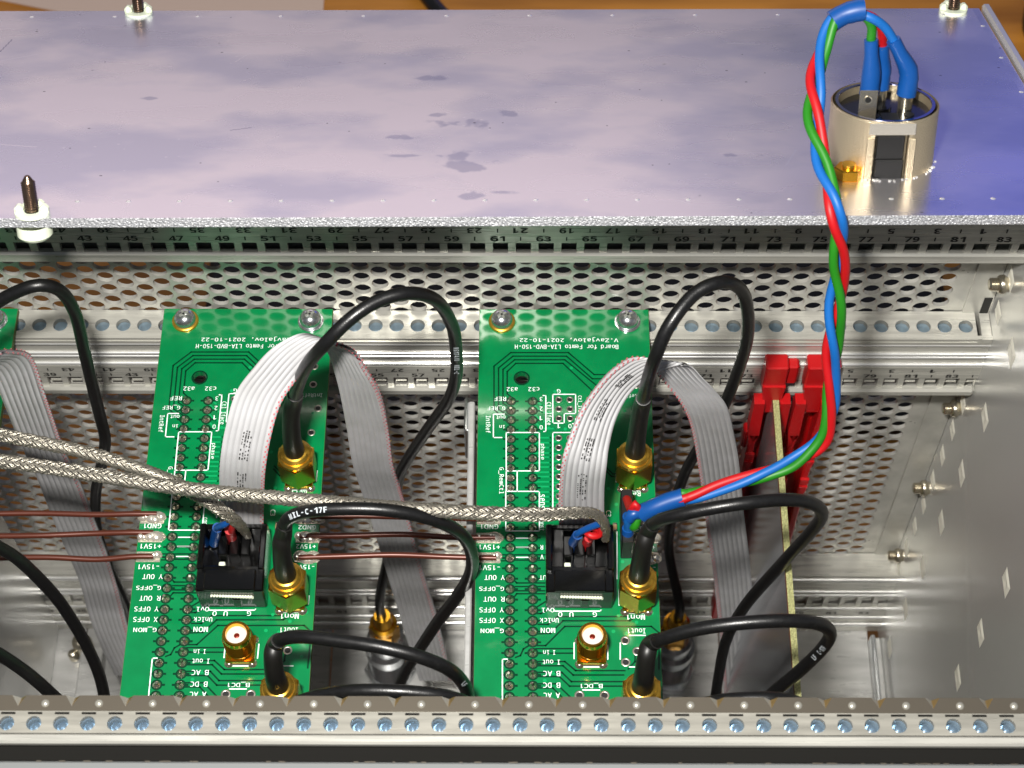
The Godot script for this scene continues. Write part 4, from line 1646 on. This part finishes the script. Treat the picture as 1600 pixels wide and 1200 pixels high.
func braided(label: String, pts: Array, r: float, taper: float) -> Node3D:
	var t := thing("braided_cable", label, "cable", pts[0], "braided shield cables")
	var p := even(pts, 0.8)
	var fr := MB.frames(p)
	var n := p.size()
	var radii := []
	for i in n:
		var f := float(i) / (n - 1)
		radii.append(r * (1.0 if f < 0.82 else lerpf(1.0, taper, (f - 0.82) / 0.18)))
	var mb := MB.new()
	var cr := []
	for q in radii:
		cr.append(q * 0.86)
	mb.tube(p, r, 12, true, cr)
	part("core", mb, M.braid_core, t)
	# woven strands: flat bundles of three wires, over and under
	mb = MB.new()
	var carriers := 8
	for dir in [-1.0, 1.0]:
		for c in carriers:
			for w in 2:
				var line := []
				for i in n:
					var s := i * 0.8
					var an: float = dir * TAU * s / 13.0 + TAU * (c + (w - 0.5) * 0.36) / carriers
					var wv: float = sin((s / 13.0 * carriers * 2.0 + c + (0.5 if dir > 0 else 0.0)) * PI) * 0.16 * dir
					line.append(p[i] + (fr[i].x * cos(an) + fr[i].y * sin(an)) * (radii[i] * 0.95 + wv))
				mb.tube(line, 0.17, 5, false)
	part("woven_strands", mb, M.braid, t)
	return t


func build_cables() -> void:
	# coaxial cables of the right board
	coax("black coaxial cable arching high above the right board from its uppermost plug", [Vector3(28.5, 31.0, 18.8), Vector3(28.6, 47.0, 22.8), Vector3(29.5, 58.0, 23.8), Vector3(32.0, 65.0, 20.5), Vector3(37.1, 68.0, 14.8), Vector3(42.7, 68.0, 11.9), Vector3(47.4, 61.0, 8.9), Vector3(50.2, 49.0, 6.6), Vector3(51.7, 34.0, 4.0), Vector3(51.9, 16.0, 0.4), Vector3(50.7, -8.0, -3.4), Vector3(47.7, -30.0, -6.0), Vector3(44.7, -50.0, -7.7), Vector3(43.5, -75.0, -9.3), Vector3(43.8, -98.0, -9.0), Vector3(48.4, -124.0, -4.2), Vector3(48.5, -134.0, -4.0)], Vector3(27.9, 0.0, 20.3))
	coax("black coaxial cable from the middle right-board plug, curving right past the card edge", [Vector3(28.9, 25.0, 47.5), Vector3(30.6, 31.0, 47.2), Vector3(36.2, 36.0, 47.7), Vector3(46.5, 39.0, 47.1), Vector3(56.7, 37.0, 45.0), Vector3(63.4, 32.0, 43.3), Vector3(66.8, 22.0, 40.9), Vector3(66.2, 8.0, 38.2), Vector3(63.0, -15.0, 34.6), Vector3(57.7, -45.0, 31.6), Vector3(55.3, -70.0, 30.2), Vector3(55.7, -98.0, 29.3), Vector3(56.5, -122.0, 29.1)], Vector3(27.9, 0.0, 50.8))
	coax("black coaxial cable from the lowest plug of the right board, printed in white", [Vector3(28.5, 23.0, 71.7), Vector3(30.6, 28.0, 72.4), Vector3(37.3, 33.0, 72.3), Vector3(46.0, 36.0, 72.2), Vector3(55.6, 36.0, 71.6), Vector3(62.6, 32.0, 70.5), Vector3(66.0, 24.0, 69.1), Vector3(65.9, 14.0, 68.1), Vector3(62.9, 0.0, 67.4), Vector3(58.3, -14.0, 67.3), Vector3(54.9, -30.0, 67.2)], Vector3(27.9, 0.0, 76.2), ["LF  C-17F", 0.6, true])
	coax("black coaxial cable whose top just shows over the near rail below the upright card", [Vector3(31.1, 12.0, 85.5), Vector3(35.7, 22.0, 85.4), Vector3(41.4, 30.0, 86.4), Vector3(49.9, 33.0, 86.9), Vector3(57.2, 30.0, 86.6), Vector3(64.0, 18.0, 85.6), Vector3(63.7, 5.0, 85.6)], null)
	coax("black coaxial cable arching above the left board from its uppermost plug", [Vector3(-46.8, 31.0, 18.7), Vector3(-44.5, 42.0, 20.4), Vector3(-41.2, 54.0, 22.7), Vector3(-36.6, 63.0, 23.2), Vector3(-31.6, 67.0, 20.1), Vector3(-26.1, 68.0, 16.5), Vector3(-20.0, 67.0, 14.0), Vector3(-15.0, 60.0, 11.2), Vector3(-12.3, 45.0, 7.6), Vector3(-11.8, 32.0, 6.2), Vector3(-12.3, 19.0, 4.9), Vector3(-14.5, 6.0, 3.2), Vector3(-19.9, -14.0, -0.8), Vector3(-25.6, -34.0, -4.0), Vector3(-29.1, -49.0, -6.0), Vector3(-32.1, -75.0, -9.1), Vector3(-34.7, -98.0, -8.8), Vector3(-38.7, -122.0, -4.6), Vector3(-38.6, -134.0, -4.0)], Vector3(-48.3, 0.0, 20.3), ["RG174/U  MIL-C", 0.335, false])
	coax("black coaxial cable from the middle plug of the left board, looping against the right board", [Vector3(-47.6, 26.0, 48.8), Vector3(-46.4, 32.0, 47.8), Vector3(-43.7, 35.0, 47.5), Vector3(-38.9, 37.0, 47.6), Vector3(-30.9, 38.0, 47.8), Vector3(-23.1, 37.0, 47.9), Vector3(-15.3, 33.0, 47.9), Vector3(-10.2, 26.0, 47.5), Vector3(-8.2, 15.0, 46.7), Vector3(-8.7, 3.0, 45.7), Vector3(-11.9, -10.0, 45.2), Vector3(-16.9, -25.0, 44.9), Vector3(-22.1, -42.0, 44.9), Vector3(-26.4, -58.0, 44.2), Vector3(-28.9, -72.0, 43.6), Vector3(-31.1, -90.0, 42.7)], Vector3(-48.3, 0.0, 50.8), ["MIL-C-17F", 0.06, false])
	coax("black coaxial cable from the lowest plug of the left board, sagging right across the case", [Vector3(-48.2, 23.0, 72.2), Vector3(-46.4, 28.0, 72.6), Vector3(-41.7, 32.0, 73.6), Vector3(-33.8, 34.0, 75.3), Vector3(-24.7, 35.0, 77.2), Vector3(-17.1, 33.0, 78.5), Vector3(-11.5, 28.0, 79.2), Vector3(-8.8, 18.0, 78.9), Vector3(-8.6, 5.0, 78.0)], Vector3(-48.3, 0.0, 76.2), ["LF", 0.72, false])
	coax("black coaxial cable lying along the near rail between the two boards", [Vector3(-48.2, 14.0, 83.7), Vector3(-42.5, 24.0, 84.5), Vector3(-34.9, 30.0, 84.9), Vector3(-27.0, 33.0, 85.5), Vector3(-18.2, 33.0, 85.9), Vector3(-10.7, 30.0, 85.9), Vector3(-5.8, 20.0, 85.2), Vector3(-7.4, 5.0, 84.4)], null)
	coax("black coaxial cable bowing over the leftmost grey ribbon at the left edge", [Vector3(-113.8, 46.0, 7.9), Vector3(-109.6, 50.0, 6.5), Vector3(-104.1, 54.0, 5.7), Vector3(-98.4, 56.0, 4.9), Vector3(-94.7, 52.0, 3.7), Vector3(-93.7, 42.0, 2.9), Vector3(-94.8, 28.0, 2.3), Vector3(-96.1, 12.0, 1.8), Vector3(-97.4, -4.0, 1.0), Vector3(-98.2, -16.0, 1.3), Vector3(-101.6, -30.0, -0.2), Vector3(-107.2, -50.0, -1.7), Vector3(-111.0, -72.0, -1.6), Vector3(-112.4, -98.0, -2.6), Vector3(-112.4, -122.0, -2.7), Vector3(-113.7, -140.0, -1.5)], null)
	coax("thick black coaxial cable running down from the left edge beside the floor screw", [Vector3(-112.2, 28.0, 47.9), Vector3(-110.2, 20.0, 47.2), Vector3(-106.5, 12.0, 47.2), Vector3(-102.3, -2.0, 48.3), Vector3(-100.1, -15.0, 49.5), Vector3(-98.4, -28.0, 51.6), Vector3(-97.9, -40.0, 53.4), Vector3(-98.4, -52.0, 56.0)], null)
	coax("black coaxial cable in the bottom left corner just above the near rail", [Vector3(-110.4, 22.0, 70.2), Vector3(-107.4, 15.0, 70.1), Vector3(-104.3, 8.0, 70.4), Vector3(-101.0, 2.0, 71.7), Vector3(-97.9, -8.0, 72.7)], null)
	# ribbons
	ribbon("grey ribbon cable with red dashes arching from the black connector of the right board", [Vector3(10.9, 4.0, 35.9), Vector3(10.6, 20.0, 35.4), Vector3(11.2, 33.0, 34.1), Vector3(12.6, 39.0, 31.3), Vector3(14.9, 43.0, 27.1), Vector3(18.1, 46.0, 23.3), Vector3(21.1, 48.0, 20.6), Vector3(24.5, 48.5, 18.4), Vector3(27.2, 48.0, 17.5), Vector3(28.7, 46.0, 17.2), Vector3(30.5, 42.0, 16.8), Vector3(34.3, 35.0, 16.4), Vector3(38.9, 27.0, 16.8), Vector3(41.3, 14.0, 15.2), Vector3(44.2, -6.0, 13.9), Vector3(49.1, -45.0, 10.5), Vector3(52.4, -68.0, 9.3), Vector3(57.3, -105.0, 8.7), Vector3(61.5, -140.0, 8.2), Vector3(64.1, -162.0, 8.4)], [Vector3(21.1, 4.0, 35.9), Vector3(20.4, 20.0, 35.4), Vector3(20.3, 31.0, 35.0), Vector3(21.0, 34.0, 30.5), Vector3(22.4, 37.0, 25.9), Vector3(25.1, 39.0, 21.2), Vector3(28.4, 41.0, 18.7), Vector3(32.3, 44.0, 17.7), Vector3(35.7, 45.0, 17.2), Vector3(38.3, 43.0, 16.6), Vector3(40.4, 40.0, 17.0), Vector3(43.0, 36.0, 17.8), Vector3(45.9, 28.0, 17.7), Vector3(49.5, 14.0, 16.8), Vector3(53.0, -6.0, 14.2), Vector3(58.9, -45.0, 10.5), Vector3(62.4, -68.0, 9.3), Vector3(67.5, -105.0, 8.7), Vector3(71.7, -140.0, 8.1), Vector3(74.2, -162.0, 8.4)], false, [0.05, 0.12, 0.2, 0.28])
	ribbon("grey ribbon cable arching from the left board, dropping into the gap between the boards", [Vector3(-64.7, 4.0, 36.1), Vector3(-62.6, 20.0, 35.6), Vector3(-60.5, 33.0, 34.7), Vector3(-58.0, 41.0, 30.7), Vector3(-55.1, 46.0, 25.5), Vector3(-51.1, 50.0, 21.7), Vector3(-47.6, 52.0, 18.4), Vector3(-44.5, 53.0, 16.2), Vector3(-42.2, 52.0, 14.6), Vector3(-40.5, 48.0, 13.0), Vector3(-38.8, 42.0, 12.2), Vector3(-36.6, 31.0, 13.8), Vector3(-36.4, 12.0, 13.4), Vector3(-36.9, -8.0, 12.5), Vector3(-35.9, -33.0, 9.7), Vector3(-33.7, -72.0, 8.2), Vector3(-31.4, -108.0, 7.7), Vector3(-28.1, -150.0, 8.8)], [Vector3(-55.2, 4.0, 36.1), Vector3(-53.4, 20.0, 35.6), Vector3(-52.1, 32.0, 34.9), Vector3(-51.0, 39.0, 30.8), Vector3(-49.3, 44.0, 25.8), Vector3(-45.8, 47.0, 21.5), Vector3(-41.7, 50.0, 18.4), Vector3(-37.7, 51.0, 16.2), Vector3(-34.7, 49.0, 15.4), Vector3(-32.4, 45.0, 14.8), Vector3(-30.6, 43.0, 16.9), Vector3(-29.0, 30.0, 15.7), Vector3(-28.2, 12.0, 14.3), Vector3(-27.8, -8.0, 13.0), Vector3(-26.6, -33.0, 9.3), Vector3(-23.7, -72.0, 9.1), Vector3(-21.0, -108.0, 7.6), Vector3(-18.3, -150.0, 8.8)], true, [0.06, 0.13])
	ribbon("grey ribbon cable at the left edge sloping down beside the left board", [Vector3(-121.8, 35.0, 35.2), Vector3(-117.0, 46.0, 30.7), Vector3(-111.5, 54.0, 27.7), Vector3(-107.6, 54.0, 23.5), Vector3(-106.3, 47.0, 20.4), Vector3(-109.0, 28.0, 17.7), Vector3(-112.8, 0.0, 13.0), Vector3(-114.0, -16.0, 11.3), Vector3(-115.8, -42.0, 9.4), Vector3(-116.7, -80.0, 7.8), Vector3(-118.4, -112.0, 9.3), Vector3(-117.2, -140.0, 11.5)], [Vector3(-113.9, 40.0, 34.9), Vector3(-110.4, 50.0, 28.4), Vector3(-106.4, 56.0, 23.6), Vector3(-103.3, 55.0, 21.6), Vector3(-101.6, 48.0, 18.9), Vector3(-101.8, 30.0, 16.6), Vector3(-103.2, 0.0, 13.6), Vector3(-102.8, -16.0, 12.3), Vector3(-104.5, -42.0, 9.4), Vector3(-106.9, -80.0, 7.8), Vector3(-107.7, -112.0, 10.6), Vector3(-107.2, -140.0, 11.5)], true, [])
	# braided cables
	var b1 := braided("long grey braided cable crossing both boards into the right black connector", [Vector3(-111.1, 35.0, 34.7), Vector3(-98.8, 35.0, 36.4), Vector3(-86.2, 36.0, 39.0), Vector3(-72.6, 36.0, 41.4), Vector3(-59.1, 36.0, 43.2), Vector3(-45.8, 36.0, 44.5), Vector3(-32.5, 36.0, 45.8), Vector3(-19.3, 35.0, 46.4), Vector3(-6.1, 33.0, 46.2), Vector3(5.9, 30.0, 45.0), Vector3(14.1, 27.0, 43.0), Vector3(18.5, 24.0, 41.9), Vector3(20.4, 20.0, 42.3), Vector3(20.8, 13.0, 42.2)], 1.42, 0.55)
	wire("core_wire", [Vector3(19.5, 20.0, 42.0), Vector3(16.8, 17.0, 41.7), Vector3(14.8, 14.0, 41.5), Vector3(14.0, 9.0, 40.7), Vector3(13.7, 4.0, 40.0)], 0.75, M.sleeve, b1)
	wire("core_wire", [Vector3(19.8, 18.0, 41.9), Vector3(19.6, 16.0, 42.5), Vector3(18.2, 15.0, 42.6), Vector3(16.9, 15.0, 42.0), Vector3(16.7, 16.0, 41.4), Vector3(17.9, 17.0, 41.4), Vector3(19.1, 16.0, 41.5), Vector3(17.9, 12.0, 41.4), Vector3(16.9, 6.0, 40.0)], 0.75, M.red, b1)
	wire("core_sleeve", [Vector3(17.4, 11.0, 40.9), Vector3(17.0, 7.0, 40.2), Vector3(16.8, 4.0, 39.8)], 1.15, M.red, b1)
	wire("core_sleeve", [Vector3(14.8, 13.0, 41.3), Vector3(14.0, 8.0, 40.4), Vector3(13.7, 3.0, 39.8)], 1.1, M.sleeve, b1)
	var b2 := braided("braided cable ending in the black connector of the left board, behind the longer braid", [Vector3(-112.8, 33.0, 26.8), Vector3(-100.1, 33.0, 29.6), Vector3(-90.6, 32.0, 31.3), Vector3(-80.9, 31.0, 34.0), Vector3(-72.9, 29.0, 36.3), Vector3(-66.3, 26.0, 38.6), Vector3(-61.8, 23.0, 40.5), Vector3(-58.6, 18.0, 41.2), Vector3(-57.5, 10.0, 40.3)], 1.35, 0.5)
	wire("core_wire", [Vector3(-59.7, 21.0, 40.9), Vector3(-61.1, 19.0, 41.7), Vector3(-62.5, 17.0, 41.3), Vector3(-63.9, 14.0, 40.5), Vector3(-65.4, 6.0, 39.0)], 0.75, M.sleeve, b2)
	wire("core_wire", [Vector3(-59.2, 20.0, 41.3), Vector3(-60.4, 15.0, 41.0), Vector3(-61.3, 8.0, 39.4), Vector3(-61.5, 4.0, 38.6)], 0.8, M.red, b2)
	wire("core_sleeve", [Vector3(-63.7, 14.0, 40.2), Vector3(-64.8, 9.0, 39.5), Vector3(-65.9, 4.0, 39.0)], 1.15, M.sleeve, b2)
	wire("core_sleeve", [Vector3(-61.2, 13.0, 40.3), Vector3(-61.5, 8.0, 39.4), Vector3(-61.5, 4.0, 38.6)], 1.1, M.red, b2)
	# twisted three-core cable from the panel socket to the right board
	build_twist()
	# brown supply wires between the boards
	var w0 := thing("supply_wire", "top brown supply wire entering from the left edge to the left board", "wire", Vector3(-119.9, 1.2, 30.5), "brown supply wires between the boards")
	wire("conductor", [Vector3(-119.9, 1.2, 30.5), Vector3(-106.9, 1.0, 30.2), Vector3(-93.8, 1.2, 30.6), Vector3(-85.8, 1.4, 30.5), Vector3(-80.0, 1.2, 30.4)], 0.66, M.copper, w0)
	var w1 := thing("supply_wire", "middle brown supply wire entering from the left edge to the left board", "wire", Vector3(-119.1, 1.2, 36.1), "brown supply wires between the boards")
	wire("conductor", [Vector3(-119.1, 1.2, 36.1), Vector3(-106.1, 1.4, 36.0), Vector3(-94.7, 1.0, 35.3), Vector3(-86.0, 1.4, 35.2), Vector3(-80.3, 1.2, 35.1)], 0.66, M.copper, w1)
	var w2 := thing("supply_wire", "lowest brown supply wire entering from the left edge to the left board", "wire", Vector3(-118.3, 1.2, 41.6), "brown supply wires between the boards")
	wire("conductor", [Vector3(-118.3, 1.2, 41.6), Vector3(-103.9, 1.4, 41.4), Vector3(-92.5, 1.0, 41.7), Vector3(-84.6, 1.4, 41.2), Vector3(-79.7, 1.2, 41.0)], 0.66, M.copper, w2)
	var w3 := thing("supply_wire", "top brown supply wire between the two boards, running under the long braid", "wire", Vector3(-47.6, 1.2, 31.1), "brown supply wires between the boards")
	wire("conductor", [Vector3(-47.6, 1.2, 31.1), Vector3(-34.4, 1.0, 30.7), Vector3(-21.3, 1.2, 31.1), Vector3(-3.9, 1.2, 31.5)], 0.66, M.copper, w3)
	var w4 := thing("supply_wire", "middle brown supply wire soldered between the two boards", "wire", Vector3(-47.3, 1.2, 35.9), "brown supply wires between the boards")
	wire("conductor", [Vector3(-47.3, 1.2, 35.9), Vector3(-37.0, 1.3, 35.8), Vector3(-24.1, 1.0, 35.3), Vector3(-14.0, 1.3, 36.1), Vector3(-3.2, 1.2, 36.1)], 0.66, M.copper, w4)
	var w5 := thing("supply_wire", "lowest brown supply wire soldered between the two boards", "wire", Vector3(-47.3, 1.2, 41.2), "brown supply wires between the boards")
	wire("conductor", [Vector3(-47.3, 1.2, 41.2), Vector3(-36.7, 1.4, 40.9), Vector3(-25.3, 1.0, 40.4), Vector3(-13.9, 1.3, 41.0), Vector3(-3.1, 1.2, 41.2)], 0.66, M.copper, w5)
	build_card()


func wire(called: String, pts: Array, r: float, m: Material, parent: Node, step := 0.8) -> MeshInstance3D:
	var mb := MB.new()
	mb.tube(even(pts, step), r, 12)
	return part(called, mb, m, parent)


func build_twist() -> void:
	var pts := [Vector3(68.3, 97.5, -33.2), Vector3(65.3, 96.7, -32.2), Vector3(62.8, 93.7, -27.7), Vector3(60.9, 91.7, -19.9), Vector3(60.6, 89.1, -10.6), Vector3(62.2, 86.7, -1.4), Vector3(63.7, 84.8, 5.7), Vector3(65.3, 78.0, 8.5), Vector3(66.5, 67.0, 11.0), Vector3(66.9, 55.0, 15.6), Vector3(67.7, 42.0, 20.2), Vector3(68.1, 35.0, 23.9), Vector3(66.6, 29.0, 26.8), Vector3(61.2, 25.0, 29.6), Vector3(53.0, 23.0, 32.2), Vector3(44.8, 21.0, 33.9), Vector3(40.4, 20.0, 35.0), Vector3(36.8, 19.5, 35.7)]
	var t := thing("twisted_cable", "red, green and blue twisted cable from the panel socket down to the right board", "cable", pts[-1])
	var p := even(pts, 1.0)
	var fr := MB.frames(p)
	var n := p.size()
	var cols := [M.red, M.green, M.blue]
	var names := ["red_wire", "green_wire", "blue_wire"]
	var tops := [[Vector3(76.2, 86.3, -32.2), Vector3(76.0, 88.1, -32.9), Vector3(74.7, 93.8, -33.0), Vector3(71.8, 96.6, -33.3)], [Vector3(73.4, 88.7, -30.3), Vector3(73.1, 91.2, -31.6), Vector3(72.8, 94.2, -32.4), Vector3(71.2, 96.7, -32.8)], [Vector3(79.1, 89.0, -30.1), Vector3(77.5, 91.5, -31.3), Vector3(75.3, 94.6, -32.0), Vector3(72.1, 97.0, -32.4)]]
	var ends := [[Vector3(28.8, 15.0, 37.1), Vector3(27.4, 18.0, 36.3), Vector3(26.5, 15.0, 36.0), Vector3(26.0, 8.5, 30.2), Vector3(26.0, 6.0, 30.2)], [Vector3(28.8, 15.0, 37.4), Vector3(27.8, 14.0, 38.3), Vector3(27.1, 12.0, 38.9), Vector3(26.2, 9.0, 35.2), Vector3(26.2, 6.0, 35.4)], [Vector3(28.8, 15.0, 37.3), Vector3(26.9, 16.0, 37.6), Vector3(25.9, 14.0, 38.0), Vector3(26.0, 10.0, 38.2), Vector3(26.0, 6.0, 38.6)]]
	for c in 3:
		var line := []
		for q in tops[c]:
			line.append(q)
		for i in range(0, n):
			var s := i * 1.0
			var an := 4.19 - TAU * (s / 30.0 if s < 54.0 else 1.8 + (s - 54.0) / 44.0) + TAU * c / 3.0
			var f := 0.78 + (0.26 + 0.2 * sin(s * 0.11)) * clampf((s - 12.0) / 8.0, 0.0, 1.0) * clampf((n - 22.0 - s) / 8.0, 0.0, 1.0)
			var kink := Vector3(sin(s * 0.37 + c * 2.0), sin(s * 0.29 + c), sin(s * 0.43 + c * 3.0)) * 0.16 * clampf((s - 12.0) / 8.0, 0.0, 1.0) * clampf((n - 22.0 - s) / 8.0, 0.0, 1.0)
			line.append(p[i] + (fr[i].x * cos(an) + fr[i].y * sin(an)) * 1.14 * f + kink)
		for q in ends[c]:
			line.append(q)
		var mb := MB.new()
		mb.tube(even(line, 0.9), 0.96, 14)
		part(names[c], mb, cols[c], t)
	# heat-shrink sleeves: on the bundle at both ends and on the three solder cups
	var mb := MB.new()
	var sl := even([Vector3(70.9, 98.0, -33.5), Vector3(69.3, 97.8, -33.4), Vector3(66.8, 97.1, -33.0), Vector3(64.6, 96.3, -32.0)], 1.0)
	var sr := []
	for i in sl.size():
		sr.append(2.15 + rng.randf_range(-0.1, 0.12))
	mb.tube(sl, 2.35, 20, true, sr)
	part("bundle_sleeve", mb, M.sleeve, t)
	mb = MB.new()
	sl = even([Vector3(37.6, 19.6, 35.4), Vector3(34.5, 18.5, 35.9), Vector3(31.1, 17.0, 36.7), Vector3(28.8, 15.0, 37.1)], 1.0)
	sr = []
	for i in sl.size():
		sr.append(2.02 + rng.randf_range(-0.08, 0.1))
	mb.tube(sl, 2.3, 20, true, sr)
	part("bundle_sleeve", mb, M.sleeve, t)
	for q in [[Vector3(73.8, 80.7, -26.1), Vector3(73.8, 85.0, -28.4), Vector3(73.4, 88.7, -30.3), Vector3(73.1, 91.2, -31.6)], [Vector3(76.5, 79.3, -28.9), Vector3(76.5, 83.6, -31.2), Vector3(76.2, 86.3, -32.2), Vector3(76.0, 88.1, -32.9)], [Vector3(81.4, 80.8, -25.9), Vector3(81.4, 85.1, -28.2), Vector3(79.1, 89.0, -30.1), Vector3(77.5, 91.5, -31.3)]]:
		mb = MB.new()
		var c := even(q, 0.7)
		var rr := []
		for i in c.size():
			var f := float(i) / (c.size() - 1)
			rr.append(rng.randf_range(-0.06, 0.06) + lerpf(2.0, 1.95, f) if f < 0.45 else lerpf(1.95, 1.45, clampf((f - 0.45) / 0.3, 0, 1)))
		mb.tube(c, 1.9, 18, true, rr)
		part("cup_sleeve", mb, M.sleeve, t)
	# black pin header that the cable ends in
	mb = MB.new()
	mb.bbox(Vector3(26.0, 4.2, 34.2), Vector3(2.6, 8.4, 13.0), 0.2)
	part("header_plug", mb, M.black_matt, t)
	mb = MB.new()
	for q in [[Vector3(28.4, 15.2, 37.2), Vector3(26.9, 16.0, 37.6), Vector3(26.0, 14.5, 38.0)], [Vector3(26.0, 9.8, 38.0), Vector3(26.0, 7.0, 38.6), Vector3(26.0, 5.0, 38.6)], [Vector3(26.2, 9.6, 35.0), Vector3(26.2, 6.0, 35.4)]]:
		mb.tube(even(q, 0.7), 1.35, 14)
	part("pin_sleeve", mb, M.sleeve, t)


func build_card() -> void:
	# two red card guides on the far side
	for q in [[64.6, "red plastic card guide holding the upright card"], [74.8, "empty red plastic card guide right of the upright card"]]:
		var x: float = q[0]
		var t := thing("card_guide", q[1], "card guide", Vector3(x, -176, -16), "red card guides on the far rail")
		var mb := MB.new()
		# head hooked on the rail
		mb.bbox(Vector3(x - 0.2, -13.5, -16.2), Vector3(5.6, 11.0, 4.4), 0.4)
		mb.poly(PackedVector2Array([Vector2(-2.8, 0), Vector2(2.8, 0), Vector2(2.0, 12), Vector2(-1.6, 12)]), 0, 5.0, Transform3D(Basis(Vector3.RIGHT, Vector3.BACK, Vector3.DOWN), Vector3(x - 0.2, -16, -18.4)))
		mb.bbox(Vector3(x + 4.0, -13.5, -16.8), Vector3(2.8, 8.0, 3.0), 0.5)
		part("guide_head", mb, M.guide, t)
		# two ribs of the channel with stepped shoulders
		for sg in [-1.0, 1.0]:
			mb = MB.new()
			mb.bbox(Vector3(x + sg * 2.9, -92, -15.6), Vector3(2.0, 126, 4.6), 0.4)
			mb.poly(PackedVector2Array([Vector2(-1.3, 0), Vector2(1.3, 0), Vector2(1.5, 16), Vector2(-0.6, 22), Vector2(-1.5, 14)]), 0, 3.2, Transform3D(Basis(Vector3.RIGHT, Vector3.BACK, Vector3.DOWN), Vector3(x + sg * 3.2, -22, -15.4)))
			mb.bbox(Vector3(x + sg * 3.9, -46, -17.0), Vector3(2.0, 9, 3.0), 0.5)
			part("guide_rib", mb, M.guide, t)
			mb = MB.new()
			for k in 3:
				mb.bbox(Vector3(x + sg * 2.9, -36 - k * 14.0, -13.0), Vector3(2.5, 3.0, 1.0), 0.25)
				mb.poly(PackedVector2Array([Vector2(-1.1, 0), Vector2(1.1, 0), Vector2(0.3, 5)]), 0, 1.2, Transform3D(Basis(Vector3.RIGHT, Vector3.BACK, Vector3.DOWN), Vector3(x + sg * 2.9, -38 - k * 14.0, -13.4)))
			part("guide_clip", mb, M.guide, t)
		mb = MB.new()
		mb.bbox(Vector3(x, -92, -18.4), Vector3(7.6, 126, 1.4), 0.3)
		part("guide_web", mb, M.guide, t)
	# upright card in the left guide
	var t := thing("plug_in_card", "upright card with rough pale sawn edge standing in the red guide", "card", Vector3(65.4, -176, 40))
	var mb := MB.new()
	mb.box(Vector3(65.45, -94, 43.5), Vector3(1.5, 144, 119))
	part("card_core", mb, M.fr4, t)
	mb = MB.new()
	mb.box(Vector3(64.6, -94.1, 43.5), Vector3(0.14, 143.8, 118.8))
	part("card_face", mb, M.card, t)
	mb = MB.new()
	mb.box(Vector3(64.6, -22.15, 43.5), Vector3(0.18, 0.3, 119))
	part("copper_edge", mb, M.copper, t)
